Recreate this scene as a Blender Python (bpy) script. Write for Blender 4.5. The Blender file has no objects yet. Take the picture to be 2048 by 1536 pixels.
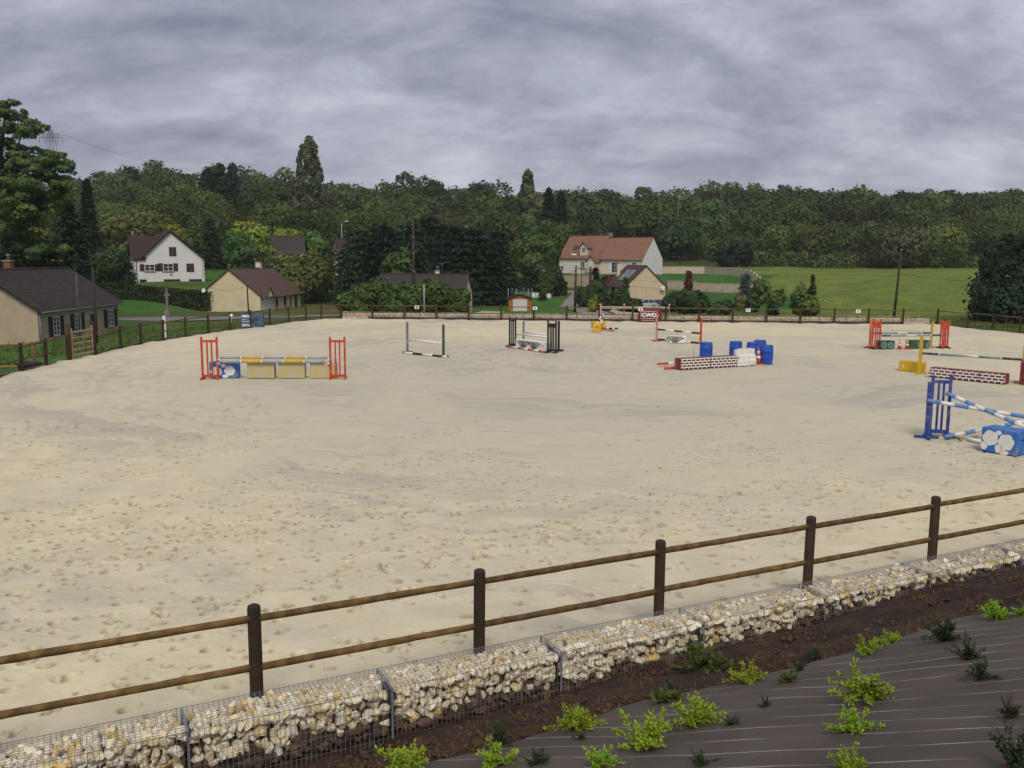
import bpy, bmesh, math, random
import numpy as np
from mathutils import Vector, Matrix

# ------------------------------------------------------------------ camera
SC = bpy.context.scene
COL = SC.collection
F_PX, PITCH, ROLL, EYE = 1800.0, 0.1381, -0.0055, 4.716      # focal length for a 2048 px wide frame

_cp, _sp, _cr, _sr = math.cos(PITCH), math.sin(PITCH), math.cos(ROLL), math.sin(ROLL)
_dn = Vector((0, -_sp, -_cp)); _fw = Vector((0, _cp, -_sp)); _rt = Vector((1, 0, 0))
_right = _rt * _cr + _dn * _sr
_down = _dn * _cr - _rt * _sr
cam_data = bpy.data.cameras.new('camera'); cam = bpy.data.objects.new('camera', cam_data); COL.objects.link(cam)
cam_data.sensor_width = 36.0; cam_data.lens = F_PX / 2048 * 36.0
cam_data.clip_start = 0.1; cam_data.clip_end = 6000
cam.matrix_world = Matrix(((_right.x, -_down.x, -_fw.x, 0), (_right.y, -_down.y, -_fw.y, 0),
                           (_right.z, -_down.z, -_fw.z, EYE), (0, 0, 0, 1)))
SC.camera = cam

# ------------------------------------------------------------------ light: overcast sky + soft sun
SUN_EL, SUN_AZ = math.radians(49), math.radians(174)          # azimuth clockwise from +Y (view direction)
world = bpy.data.worlds.new('World'); SC.world = world; world.use_nodes = True
wt = world.node_tree; wn = wt.nodes; wl = wt.links; wn.clear()
def N(tree, typ, **kw):
    n = tree.nodes.new(typ)
    for k, v in kw.items(): setattr(n, k, v)
    return n
def math_node(tree, op, a, b=None, c=None, clamp=False):
    n = N(tree, 'ShaderNodeMath', operation=op); n.use_clamp = clamp
    for i, v in enumerate((a, b, c)):
        if v is None: continue
        if isinstance(v, (int, float)): n.inputs[i].default_value = v
        else: tree.links.new(v, n.inputs[i])
    return n.outputs[0]
def ramp(tree, fac, stops, interp='LINEAR'):
    r = N(tree, 'ShaderNodeValToRGB'); cr = r.color_ramp; cr.interpolation = interp
    while len(cr.elements) < len(stops): cr.elements.new(0.5)
    for e, (p, c) in zip(cr.elements, stops):
        e.position = p; e.color = (c[0], c[1], c[2], 1)
    tree.links.new(fac, r.inputs[0]); return r.outputs[0]
def mixrgb(tree, fac, a, b, blend='MIX'):
    m = N(tree, 'ShaderNodeMix', data_type='RGBA', blend_type=blend)
    for i, v in ((0, fac), (6, a), (7, b)):
        if isinstance(v, (int, float)): m.inputs[i].default_value = v
        elif isinstance(v, tuple): m.inputs[i].default_value = (*v[:3], 1)
        else: tree.links.new(v, m.inputs[i])
    return m.outputs[2]
sky = N(wt, 'ShaderNodeTexSky', sky_type='NISHITA'); sky.sun_disc = False
sky.sun_elevation = SUN_EL; sky.sun_rotation = SUN_AZ
sky.air_density = 1.2; sky.dust_density = 3.0; sky.ozone_density = 1.5
tc = N(wt, 'ShaderNodeTexCoord'); sep = N(wt, 'ShaderNodeSeparateXYZ'); wl.new(tc.outputs['Generated'], sep.inputs[0])
up = math_node(wt, 'MAXIMUM', sep.outputs[2], 0.0)
den = math_node(wt, 'ADD', up, 0.42)
cx = math_node(wt, 'DIVIDE', sep.outputs[0], den); cy = math_node(wt, 'DIVIDE', sep.outputs[1], den)
comb = N(wt, 'ShaderNodeCombineXYZ'); wl.new(cx, comb.inputs[0]); wl.new(cy, comb.inputs[1])
def cloud_noise(scale, sx, sy, off, detail, rough, dist):
    mp = N(wt, 'ShaderNodeMapping'); wl.new(comb.outputs[0], mp.inputs[0])
    mp.inputs['Scale'].default_value = (sx, sy, 1); mp.inputs['Location'].default_value = off
    mp.inputs['Rotation'].default_value = (0, 0, math.radians(-14))
    n = N(wt, 'ShaderNodeTexNoise'); wl.new(mp.outputs[0], n.inputs['Vector'])
    n.inputs['Scale'].default_value = scale; n.inputs['Detail'].default_value = detail
    n.inputs['Roughness'].default_value = rough; n.inputs['Distortion'].default_value = dist
    return n.outputs[0]
c_big = cloud_noise(1.3, 0.70, 1.10, (7.4, 2.9, 0.4), 4, 0.5, 0.6)
c_mid = cloud_noise(5.0, 0.8, 1.15, (1.3, 6.2, 2.0), 8, 0.62, 0.35)
c_fine = cloud_noise(15.0, 0.85, 1.1, (8.0, 2.2, 5.0), 6, 0.6, 0.2)
c_sum = math_node(wt, 'ADD', math_node(wt, 'MULTIPLY', c_big, 0.60), math_node(wt, 'ADD', math_node(wt, 'MULTIPLY', c_mid, 0.30), math_node(wt, 'MULTIPLY', c_fine, 0.10)))
cloud_col = ramp(wt, c_sum, [(0.405, (1.55, 1.62, 2.2)), (0.46, (2.2, 2.28, 2.95)), (0.52, (3.1, 3.22, 3.85)), (0.59, (4.4, 4.5, 5.1))])
# brighter gap under the cloud deck towards the horizon
low = math_node(wt, 'POWER', math_node(wt, 'SUBTRACT', 1.0, math_node(wt, 'MINIMUM', math_node(wt, 'MULTIPLY', up, 6.5), 1.0)), 2.0)
hz = mixrgb(wt, math_node(wt, 'MULTIPLY', low, 0.78), cloud_col, (4.5, 4.65, 5.1))
sky_mix = mixrgb(wt, 0.93, sky.outputs[0], hz)
bg = N(wt, 'ShaderNodeBackground'); wl.new(sky_mix, bg.inputs[0]); bg.inputs[1].default_value = 0.1
wo = N(wt, 'ShaderNodeOutputWorld'); wl.new(bg.outputs[0], wo.inputs[0])
try: world.cycles.sampling_method = 'MANUAL'; world.cycles.sample_map_resolution = 512
except Exception: pass
sun_d = bpy.data.lights.new('sun', 'SUN'); sun_d.energy = 1.5; sun_d.angle = math.radians(24); sun_d.color = (1.0, 0.94, 0.82)
sun = bpy.data.objects.new('sun', sun_d); COL.objects.link(sun)
_sd = Vector((math.sin(SUN_AZ) * math.cos(SUN_EL), math.cos(SUN_AZ) * math.cos(SUN_EL), math.sin(SUN_EL)))
sun.rotation_euler = _sd.to_track_quat('Z', 'Y').to_euler(); sun.location = (0, 0, 80)
vs = SC.view_settings; vs.view_transform = 'Standard'; vs.look = 'None'; vs.gamma = 1.0; vs.exposure = 0.50; vs.use_curve_mapping = False
SC.render.engine = 'CYCLES'
SC.cycles.max_bounces = 5; SC.cycles.diffuse_bounces = 3; SC.cycles.transmission_bounces = 3; SC.cycles.caustics_reflective = False; SC.cycles.caustics_refractive = False

# ------------------------------------------------------------------ measuring: a pixel of the 2048x1536 survey picture to a world point
def _ray(u, v):
    a, b = (u - 1024) / F_PX, (v - 768) / F_PX
    return _right * a + _down * b + _fw
def gp(u, v, z=0.0):
    d = _ray(u, v); t = (z - EYE) / d.z
    return Vector((d.x * t, d.y * t, z))
def at(u, v, Y):
    d = _ray(u, v); t = Y / d.y
    return Vector((d.x * t, Y, EYE + d.z * t))

# ------------------------------------------------------------------ materials
MATS = {}
def pm(name, c1, c2=None, scale=6.0, rough=0.8, bump=0.0, bscale=None, detail=4, spec=0.3, stretch=None, rnd=0.0, metal=0.0, dirt=None):
    """procedural material: two-tone noise, optional per-object variation, bump and blotchy dirt"""
    m = bpy.data.materials.new(name); MATS[name] = m; m.use_nodes = True
    t = m.node_tree; b = t.nodes['Principled BSDF']
    b.inputs['Roughness'].default_value = rough; b.inputs['Metallic'].default_value = metal
    b.inputs['Specular IOR Level'].default_value = spec
    c2 = c2 or tuple(x * 0.8 for x in c1)
    tcn = N(t, 'ShaderNodeTexCoord'); vec = tcn.outputs['Object']
    if stretch:
        mp = N(t, 'ShaderNodeMapping'); mp.inputs['Scale'].default_value = stretch; t.links.new(vec, mp.inputs[0]); vec = mp.outputs[0]
    nz = N(t, 'ShaderNodeTexNoise'); nz.inputs['Scale'].default_value = scale; nz.inputs['Detail'].default_value = detail
    t.links.new(vec, nz.inputs['Vector'])
    col = mixrgb(t, ramp(t, nz.outputs[0], [(0.35, (0, 0, 0)), (0.65, (1, 1, 1))]), c1, c2)
    if rnd:
        oi = N(t, 'ShaderNodeObjectInfo')
        k = math_node(t, 'MULTIPLY_ADD', oi.outputs['Random'], 2 * rnd, 1 - rnd)
        cc = N(t, 'ShaderNodeCombineColor')
        for i in range(3): t.links.new(k, cc.inputs[i])
        col = mixrgb(t, 1.0, col, cc.outputs[0], 'MULTIPLY')
    if dirt:
        n2 = N(t, 'ShaderNodeTexNoise'); n2.inputs['Scale'].default_value = dirt[1]; n2.inputs['Detail'].default_value = 6
        t.links.new(tcn.outputs['Object'], n2.inputs['Vector'])
        col = mixrgb(t, math_node(t, 'MULTIPLY', ramp(t, n2.outputs[0], [(0.5, (0, 0, 0)), (0.72, (1, 1, 1))]), dirt[2]), col, dirt[0])
    t.links.new(col, b.inputs['Base Color'])
    if bump:
        bp = N(t, 'ShaderNodeBump'); bp.inputs['Strength'].default_value = min(1, bump); bp.inputs['Distance'].default_value = 0.02
        n3 = nz
        if bscale:
            n3 = N(t, 'ShaderNodeTexNoise'); n3.inputs['Scale'].default_value = bscale; n3.inputs['Detail'].default_value = 5
            t.links.new(vec, n3.inputs['Vector'])
        t.links.new(n3.outputs[0], bp.inputs['Height']); t.links.new(bp.outputs[0], b.inputs['Normal'])
    return m

def leaf_mat(name, c, var=0.35):
    m = bpy.data.materials.new(name); MATS[name] = m; m.use_nodes = True
    t = m.node_tree; t.nodes.clear()
    a = N(t, 'ShaderNodeAttribute', attribute_name='tint')
    col = mixrgb(t, 1.0, a.outputs['Color'], c, 'MULTIPLY')
    oi = N(t, 'ShaderNodeObjectInfo')
    hs = N(t, 'ShaderNodeHueSaturation'); t.links.new(col, hs.inputs['Color'])
    t.links.new(math_node(t, 'MULTIPLY_ADD', oi.outputs['Random'], 0.035, 0.4825), hs.inputs['Hue'])
    t.links.new(math_node(t, 'MULTIPLY_ADD', oi.outputs['Random'], var, 1 - var / 2), hs.inputs['Value'])
    d = N(t, 'ShaderNodeBsdfPrincipled'); d.inputs['Roughness'].default_value = 0.65; d.inputs['Specular IOR Level'].default_value = 0.2
    tr = N(t, 'ShaderNodeBsdfTranslucent')
    t.links.new(hs.outputs[0], d.inputs['Base Color'])
    hs2 = N(t, 'ShaderNodeHueSaturation'); hs2.inputs['Saturation'].default_value = 1.15; hs2.inputs['Value'].default_value = 1.1; t.links.new(hs.outputs[0], hs2.inputs['Color'])
    t.links.new(hs2.outputs[0], tr.inputs['Color'])
    mx = N(t, 'ShaderNodeMixShader'); mx.inputs[0].default_value = 0.28
    t.links.new(d.outputs[0], mx.inputs[1]); t.links.new(tr.outputs[0], mx.inputs[2])
    o = N(t, 'ShaderNodeOutputMaterial'); t.links.new(mx.outputs[0], o.inputs[0])
    return m

# ------------------------------------------------------------------ mesh helpers
class MB:
    """collects shapes; build() links them as one mesh object"""
    def __init__(s): s.v = []; s.f = []; s.m = []; s.cur = 0; s.sm = []
    def add(s, vs_, fs, smooth=False):
        o = len(s.v); s.v += [tuple(p) for p in vs_]
        for f in fs: s.f.append([i + o for i in f]); s.m.append(s.cur); s.sm.append(smooth)
        return s
    def box(s, c, size, rz=0.0, rx=0.0, ry=0.0, taper=1.0):
        hx, hy, hz = (d / 2 for d in size); R = Matrix.Rotation(rz, 3, 'Z') @ Matrix.Rotation(ry, 3, 'Y') @ Matrix.Rotation(rx, 3, 'X')
        P = []
        for z in (-hz, hz):
            k = taper if z > 0 else 1
            for x, y in ((-hx, -hy), (hx, -hy), (hx, hy), (-hx, hy)): P.append(Vector(c) + R @ Vector((x * k, y * k, z)))
        return s.add(P, [(0, 3, 2, 1), (4, 5, 6, 7), (0, 1, 5, 4), (1, 2, 6, 5), (2, 3, 7, 6), (3, 0, 4, 7)])
    def bx(s, x0, x1, y0, y1, z0, z1): return s.box(((x0 + x1) / 2, (y0 + y1) / 2, (z0 + z1) / 2), (x1 - x0, y1 - y0, z1 - z0))
    def tube(s, p0, p1, r0, r1=None, n=8, cap=True, smooth=True):
        r1 = r0 if r1 is None else r1; p0, p1 = Vector(p0), Vector(p1); d = (p1 - p0).normalized()
        a = d.orthogonal().normalized(); b = d.cross(a)
        P = [p + (a * math.cos(2 * math.pi * i / n) + b * math.sin(2 * math.pi * i / n)) * r for p, r in ((p0, r0), (p1, r1)) for i in range(n)]
        o = len(s.v)
        s.add(P, [(i, (i + 1) % n, n + (i + 1) % n, n + i) for i in range(n)], smooth)
        if cap: s.f += [[o + i for i in reversed(range(n))], [o + n + i for i in range(n)]]; s.m += [s.cur] * 2; s.sm += [False] * 2
        return s
    def path(s, pts, radii, n=7):
        pts = [Vector(p) for p in pts]; o = len(s.v); k = len(pts)
        if not hasattr(radii, '__len__'): radii = [radii] * k
        a = None
        for i, p in enumerate(pts):
            d = (pts[min(i + 1, k - 1)] - pts[max(i - 1, 0)]).normalized()
            a = d.orthogonal().normalized() if a is None else (a - d * a.dot(d)).normalized(); b = d.cross(a)
            for j in range(n): s.v.append(tuple(p + (a * math.cos(2 * math.pi * j / n) + b * math.sin(2 * math.pi * j / n)) * radii[i]))
        for i in range(k - 1):
            for j in range(n):
                s.f.append([o + i * n + j, o + i * n + (j + 1) % n, o + (i + 1) * n + (j + 1) % n, o + (i + 1) * n + j]); s.m.append(s.cur); s.sm.append(True)
        s.f += [[o + j for j in reversed(range(n))], [o + (k - 1) * n + j for j in range(n)]]; s.m += [s.cur] * 2; s.sm += [False] * 2
        return s
    def lathe(s, prof, c=(0, 0, 0), n=20):
        o = len(s.v)
        for r, z in prof:
            for j in range(n): s.v.append((c[0] + r * math.cos(2 * math.pi * j / n), c[1] + r * math.sin(2 * math.pi * j / n), c[2] + z))
        for i in range(len(prof) - 1):
            for j in range(n): s.f.append([o + i * n + j, o + i * n + (j + 1) % n, o + (i + 1) * n + (j + 1) % n, o + (i + 1) * n + j]); s.m.append(s.cur); s.sm.append(True)
        s.f += [[o + j for j in reversed(range(n))], [o + (len(prof) - 1) * n + j for j in range(n)]]; s.m += [s.cur] * 2; s.sm += [False] * 2
        return s
    def prism(s, poly, axis, a0, a1):
        """poly in the two other axes (x,z for axis y; y,z for axis x; x,y for axis z), extruded from a0 to a1"""
        n = len(poly)
        def P(p, a): return {'x': (a, p[0], p[1]), 'y': (p[0], a, p[1]), 'z': (p[0], p[1], a)}[axis]
        vs_ = [P(p, a0) for p in poly] + [P(p, a1) for p in poly]
        return s.add(vs_, [tuple(range(n)), tuple(reversed(range(n, 2 * n)))] + [(i, n + i, n + (i + 1) % n, (i + 1) % n) for i in range(n)])
    def build(s, name, mats, parent=None, recalc=True):
        me = bpy.data.meshes.new(name); me.from_pydata(s.v, [], s.f); me.update()
        for m in (mats if isinstance(mats, (list, tuple)) else [mats]): me.materials.append(MATS[m] if isinstance(m, str) else m)
        me.polygons.foreach_set('material_index', s.m); me.polygons.foreach_set('use_smooth', s.sm)
        if recalc:
            bm = bmesh.new(); bm.from_mesh(me); bmesh.ops.recalc_face_normals(bm, faces=bm.faces); bm.to_mesh(me); bm.free()
        return put(name, me, parent)
def put(name, me, parent=None, loc=None):
    o = bpy.data.objects.new(name, me); COL.objects.link(o)
    if parent: o.parent = parent
    if loc is not None: o.location = loc
    return o
def npmesh(name, V, Fc, mat, tint=None, smooth=False, normals=None):
    """fast mesh from arrays; Fc is (n,3) or (n,4)"""
    V = np.asarray(V, np.float32); Fc = np.asarray(Fc, np.int32); k = Fc.shape[1]
    me = bpy.data.meshes.new(name); me.vertices.add(len(V)); me.vertices.foreach_set('co', V.ravel())
    me.loops.add(Fc.size); me.loops.foreach_set('vertex_index', Fc.ravel())
    me.polygons.add(len(Fc)); me.polygons.foreach_set('loop_start', np.arange(0, Fc.size, k, dtype=np.int32))
    try: me.polygons.foreach_set('loop_total', np.full(len(Fc), k, np.int32))
    except Exception: pass
    me.update(calc_edges=True)
    if normals is not None:
        me.polygons.foreach_set('use_smooth', np.ones(len(Fc), bool)); me.normals_split_custom_set_from_vertices(np.asarray(normals, np.float32).tolist())
    if smooth: me.polygons.foreach_set('use_smooth', np.ones(len(Fc), bool))
    me.materials.append(MATS[mat] if isinstance(mat, str) else mat)
    if tint is not None:
        a = me.attributes.new('tint', 'FLOAT_COLOR', 'POINT'); T = np.ones((len(V), 4), np.float32); T[:, :3] = tint
        a.data.foreach_set('color', T.ravel())
    return me
def tag(o, label=None, cat=None, group=None, kind=None):
    if label: o['label'] = label
    if cat: o['category'] = cat
    if group: o['group'] = group
    if kind: o['kind'] = kind
    return o
def thing(name, label, cat, loc=(0, 0, 0), rz=0.0, group=None):
    o = bpy.data.objects.new(name, None); o.empty_display_size = 0.2; COL.objects.link(o)
    o.location = loc; o.rotation_euler = (0, 0, rz)
    return tag(o, label, cat, group)
def dup(root, loc, rz=0.0, label=None, scale=None):
    r = root.copy(); COL.objects.link(r); r.location = loc; r.rotation_euler = (0, 0, rz)
    if scale: r.scale = (scale, scale, scale) if not hasattr(scale, '__len__') else scale
    if label: r['label'] = label
    for ch in root.children:
        c = ch.copy(); COL.objects.link(c); c.parent = r
        for g in ch.children: d = g.copy(); COL.objects.link(d); d.parent = c
    return r
def text_mesh(name, body, size, mat, parent, loc, rot, bold=0.0, extrude=0.002, align='CENTER', xs=1.0):
    cu = bpy.data.curves.new(name, 'FONT'); cu.body = body; cu.size = size; cu.align_x = align; cu.align_y = 'CENTER'; cu.extrude = extrude; cu.offset = bold
    cu.resolution_u = 3
    o = bpy.data.objects.new(name, cu); COL.objects.link(o)
    dg = bpy.context.evaluated_depsgraph_get(); dg.update()
    me = bpy.data.meshes.new_from_object(o.evaluated_get(dg)); bpy.data.objects.remove(o); bpy.data.curves.remove(cu)
    me.name = name; me.materials.clear(); me.materials.append(MATS[mat])
    r = put(name, me, parent, loc); r.rotation_euler = rot; r.scale = (xs, 1, 1)
    return r
RNG = np.random.default_rng(7); random.seed(7)
def smoothstep(a, b, x): t = np.clip((x - a) / (b - a), 0, 1); return t * t * (3 - 2 * t)
def vnoise(x, y, seed=0):
    """smooth value noise, vectorised, range -1..1"""
    xi = np.floor(x).astype(np.int64); yi = np.floor(y).astype(np.int64); fx = x - xi; fy = y - yi
    fx = fx * fx * (3 - 2 * fx); fy = fy * fy * (3 - 2 * fy)
    def h(a, b):
        n = (a * 374761393 + b * 668265263 + seed * 974634777) & 0x7fffffff
        n = ((n ^ (n >> 13)) * 1274126177) & 0x7fffffff
        return ((n ^ (n >> 16)) & 0xffff) / 32767.5 - 1
    return (h(xi, yi) * (1 - fx) + h(xi + 1, yi) * fx) * (1 - fy) + (h(xi, yi + 1) * (1 - fx) + h(xi + 1, yi + 1) * fx) * fy

# ================================================================== THE GROUND
# near fence line (posts every 2.5 m) and the arena outline
NF0 = np.array([-2.607, 8.729]); NA = 1.1144
ND = np.array([math.sin(NA), math.cos(NA)]); NN = np.array([ND[1], -ND[0]])      # along the fence; from the fence towards the viewer
def nf(s, e, z=0.0): p = NF0 + ND * s + NN * e; return Vector((p[0], p[1], z))
FAR0 = np.array([-13.33, 69.88]); FA = 1.6378; FD = np.array([math.sin(FA), math.cos(FA)])
def ff(s, e, z=0.0): p = FAR0 + FD * s + np.array([-FD[1], FD[0]]) * e; return Vector((p[0], p[1], z))   # e: away from the viewer
LEFT_POSTS = [(-19.6, 27.2), (-19.75, 29.7), (-19.85, 32.2), (-19.92, 34.6), (-20.05, 36.55), (-20.12, 38.62), (-20.14, 40.6),
              (-20.02, 43.0), (-19.98, 45.75), (-19.95, 48.2), (-19.7, 50.7), (-19.3, 53.1), (-18.8, 55.6), (-18.2, 58.1), (-17.6, 60.5),
              (-16.95, 62.9), (-16.2, 65.2), (-15.35, 67.0), (-14.55, 68.6)]
RIGHT_POSTS = [(32.1, 63.5), (32.75, 61.3), (33.3, 59.0), (33.7, 56.6), (33.9, 54.1), (34.0, 51.6), (34.0, 49.1)]
farL = FAR0; farR = FAR0 + FD * 45.0
_a = NF0 + ND * -19.0 + NN * 0.2; _b = NF0 + ND * 42.0 + NN * 0.2
ARENA = np.array([_a, (-19.5, 14.0)] + LEFT_POSTS + [farL, farR] + RIGHT_POSTS + [(34.5, 40.0), _b])
def inside(x, y, poly=ARENA):
    x = np.asarray(x, float); y = np.asarray(y, float); r = np.zeros(x.shape, bool); n = len(poly)
    for i in range(n):
        x0, y0 = poly[i]; x1, y1 = poly[(i + 1) % n]
        c = ((y0 > y) != (y1 > y))
        with np.errstate(divide='ignore', invalid='ignore'): xi = (x1 - x0) * (y - y0) / (y1 - y0) + x0
        r ^= c & (x < xi)
    return r
def edge_dist(x, y, poly=ARENA):
    d = np.full(np.shape(x), 1e9)
    for i in range(len(poly)):
        p = poly[i]; q = poly[(i + 1) % len(poly)]; v = q - p; L = v @ v
        t = np.clip(((x - p[0]) * v[0] + (y - p[1]) * v[1]) / L, 0, 1)
        d = np.minimum(d, np.hypot(x - p[0] - t * v[0], y - p[1] - t * v[1]))
    return d
# terrain: control heights (x, y, z), blended
CTRL = np.array([(-22, 30, -.5), (-22, 40, -.5), (-22, 50, -.5), (-20, 60, -.45), (-16, 70, -.5), (-26, 44, -1.1), (-30, 55, -1.4), (-27, 66, -1.2),
    (-36, 72, -2.0), (-42, 70, -1.9), (-60, 70, -1.5), (-40, 92, -1.7), (-30, 95, -1.8), (-25, 88, -1.6), (-38, 128, -2.9), (-32, 138, -2.7), (-45, 112, -2.2),
    (-58, 118, -1.3), (-56, 132, -.2), (-55, 147, .9), (-75, 140, 1.0), (-90, 110, .5), (-60, 170, 2.5), (-100, 180, 4), (-13, 110, -2.0), (-5, 112, -2.0), (-12, 84, -1.0), (0, 82, -1.0), (14, 82, -1.0),
    (0, 120, -2.2), (8, 120, -2.2), (-6, 130, -2.2), (5, 150, -1.8), (12, 140, -2.6), (16, 165, -1.2), (20, 148, -3.2), (26, 146, -3.3), (22, 128, -2.9), (30, 140, -3.0), (10, 100, -1.8), (24, 100, -1.9),
    (13, 197, 1.7), (26, 187, 1.9), (19, 190, 1.7), (34, 178, 1.0), (40, 190, 1.6), (20, 180, .6), (12, 171, -1.9), (8, 171, -1.6), (12, 183, 1.0), (16, 172, -1.2), (38, 160, -1.2), (44, 150, -.8), (36, 120, -1.6), (36, 90, -.9), (45, 95, -.5), (60, 90, -.2), (80, 100, .4),
    (50, 130, -.1), (70, 150, 1.2), (95, 150, 1.5), (60, 180, 2.0), (75, 200, 2.6), (100, 210, 3.0), (120, 190, 3.0), (60, 215, 3.2), (30, 72, -.5), (40, 66, -.4), (45, 50, -.3), (48, 30, -.2),
    (-20, 170, .5), (-20, 200, 3), (0, 180, 1), (0, 220, 4.5), (-60, 220, 6), (-120, 250, 10), (40, 230, 5), (100, 240, 5), (150, 240, 7), (0, 280, 11), (-80, 300, 15), (90, 290, 13), (180, 300, 14), (-170, 200, 8),
    (0, 360, 18), (-150, 380, 22), (150, 370, 20), (0, 450, 24), (-220, 500, 26), (220, 460, 24), (0, 700, 24), (-400, 700, 24), (400, 700, 24), (0, 1400, 10), (900, 1000, 15), (-900, 1000, 15), (-300, 200, 12), (320, 220, 12),
    (-60, 20, -1), (60, 10, 0), (0, -60, 3.0), (-60, -40, 2), (80, -40, 3), (-200, 0, 0), (250, 0, 3), (700, 0, 3), (-700, 0, 0)], float)
def ground(x, y):
    x = np.asarray(x, float); y = np.asarray(y, float); num = np.zeros(x.shape); den_ = np.zeros(x.shape)
    for cx_, cy_, cz_ in CTRL:
        w = 1.0 / ((x - cx_) ** 2 + (y - cy_) ** 2 + 12.0) ** 1.9; num += w * cz_; den_ += w
    return num / den_
def gz(x, y): return float(ground(np.array([x]), np.array([y]))[0])
def axis(parts):
    out = []
    for a, b, st in parts: out += list(np.arange(a, b, st))
    return np.array(out + [parts[-1][1]])
gx = axis([(-1500, -300, 100), (-300, -100, 10), (-100, -48, 2), (-48, 60, 1.0), (60, 130, 3), (130, 320, 10), (320, 1500, 100)])
gy = axis([(-400, -40, 40), (-40, 10, 2.5), (10, 100, 1.0), (100, 250, 2), (250, 500, 8), (500, 2600, 100)])
GX, GY = np.meshgrid(gx, gy); GZ = ground(GX, GY)
GZ += 0.10 * vnoise(GX / 7.0, GY / 7.0, 3) + 0.05 * vnoise(GX / 2.3, GY / 2.3, 4)
ins = inside(GX, GY); ed = edge_dist(GX, GY)
GZ = np.where(ins & (ed > 0.4), -1.0, np.where(ins | (ed < 0.6), np.minimum(GZ, -0.35), GZ))
S_ = (GX - NF0[0]) * ND[0] + (GY - NF0[1]) * ND[1]; E_ = (GX - NF0[0]) * NN[0] + (GY - NF0[1]) * NN[1]
GZ = np.where((E_ > -0.5) & (S_ > -26) & (S_ < 46) & (E_ < 30), np.minimum(GZ, -1.2), GZ)     # the planted bank lies above here
nx, ny = len(gx), len(gy)
idx = np.arange(nx * ny).reshape(ny, nx)
Fq = np.stack([idx[:-1, :-1], idx[:-1, 1:], idx[1:, 1:], idx[1:, :-1]], -1).reshape(-1, 4)
# ground cover colours by region: mown lawn, meadow, rough verge, forest floor, bare earth
def poly_mask(pts, soft): P = np.array(pts, float); i_ = inside(GX, GY, P); d_ = edge_dist(GX, GY, P); return smoothstep(-soft, soft, np.where(i_, d_, -d_))
C = np.zeros((ny, nx, 3)); C[:] = (0.070, 0.108, 0.028)
def paint(mask, c): C[:] = C * (1 - mask[..., None]) + np.array(c) * mask[..., None]
paint(smoothstep(205, 235, GY + 0.02 * GX + 4 * vnoise(GX / 9, GY / 9, 8)), (0.030, 0.038, 0.016))
paint(poly_mask([(34, 74), (58, 78), (140, 90), (160, 236), (110, 219), (58, 214), (46, 190), (42, 150), (34, 120)], 2.5), (0.130, 0.180, 0.040))
paint(poly_mask([(-6, 112), (-5, 140), (2, 152), (9, 150), (10, 128), (9, 100), (4, 98)], 0.9), (0.048, 0.145, 0.026))
paint(poly_mask([(24, 164), (42, 160), (44, 140), (40, 116), (31, 122), (29, 138)], 1.5), (0.040, 0.115, 0.026))
paint(poly_mask([(28, 180), (33, 200), (52, 200), (52, 176), (40, 170)], 1.5), (0.045, 0.125, 0.028))
paint(poly_mask([(14, 190), (27, 184), (24, 176), (13, 183)], 1.0), (0.045, 0.125, 0.028))
paint(poly_mask([(-48, 96), (-44, 124), (-60, 126), (-72, 100)], 2.0), (0.055, 0.135, 0.030))
paint(poly_mask([(-30, 126), (-28, 144), (-20, 146), (-20, 122)], 2.0), (0.120, 0.085, 0.052))
paint(poly_mask([(-62, 148), (-46, 148), (-40, 168), (-60, 172)], 2.0), (0.050, 0.125, 0.028))
paint(poly_mask([(-33, 30), (-21, 28), (-21, 43), (-28, 45)], 1.0), (0.16, 0.15, 0.13))
paint(poly_mask([(-40, 42), (-22, 44), (-21, 60), (-17, 68), (-24, 84), (-36, 86)], 1.5), (0.058, 0.125, 0.026))
gm = bpy.data.materials.new('grassland'); MATS['grassland'] = gm; gm.use_nodes = True
t = gm.node_tree; b = t.nodes['Principled BSDF']; b.inputs['Roughness'].default_value = 0.95; b.inputs['Specular IOR Level'].default_value = 0.1
at_ = N(t, 'ShaderNodeAttribute', attribute_name='tint'); tcn = N(t, 'ShaderNodeTexCoord')
def gn(scale, detail, stretch=None):
    n = N(t, 'ShaderNodeTexNoise'); n.inputs['Scale'].default_value = scale; n.inputs['Detail'].default_value = detail; n.inputs['Roughness'].default_value = 0.65
    t.links.new(tcn.outputs['Object'], n.inputs['Vector']); return n.outputs[0]
n1, n2 = gn(0.22, 6), gn(2.2, 6)
col = mixrgb(t, 1.0, at_.outputs['Color'], ramp(t, n1, [(0.3, (0.68, 0.78, 0.75)), (0.7, (1.38, 1.22, 1.1))]), 'MULTIPLY')
col = mixrgb(t, 1.0, col, ramp(t, n2, [(0.3, (0.50, 0.56, 0.5)), (0.7, (1.48, 1.38, 1.3))]), 'MULTIPLY')
t.links.new(col, b.inputs['Base Color'])
bp = N(t, 'ShaderNodeBump'); bp.inputs['Strength'].default_value = 0.9; bp.inputs['Distance'].default_value = 0.12; t.links.new(gn(5.0, 5), bp.inputs['Height']); t.links.new(bp.outputs[0], b.inputs['Normal'])
terr = put('ground', npmesh('ground', np.stack([GX, GY, GZ], -1).reshape(-1, 3), Fq, 'grassland', C.reshape(-1, 3), smooth=True))
tag(terr, kind='structure')

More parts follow.
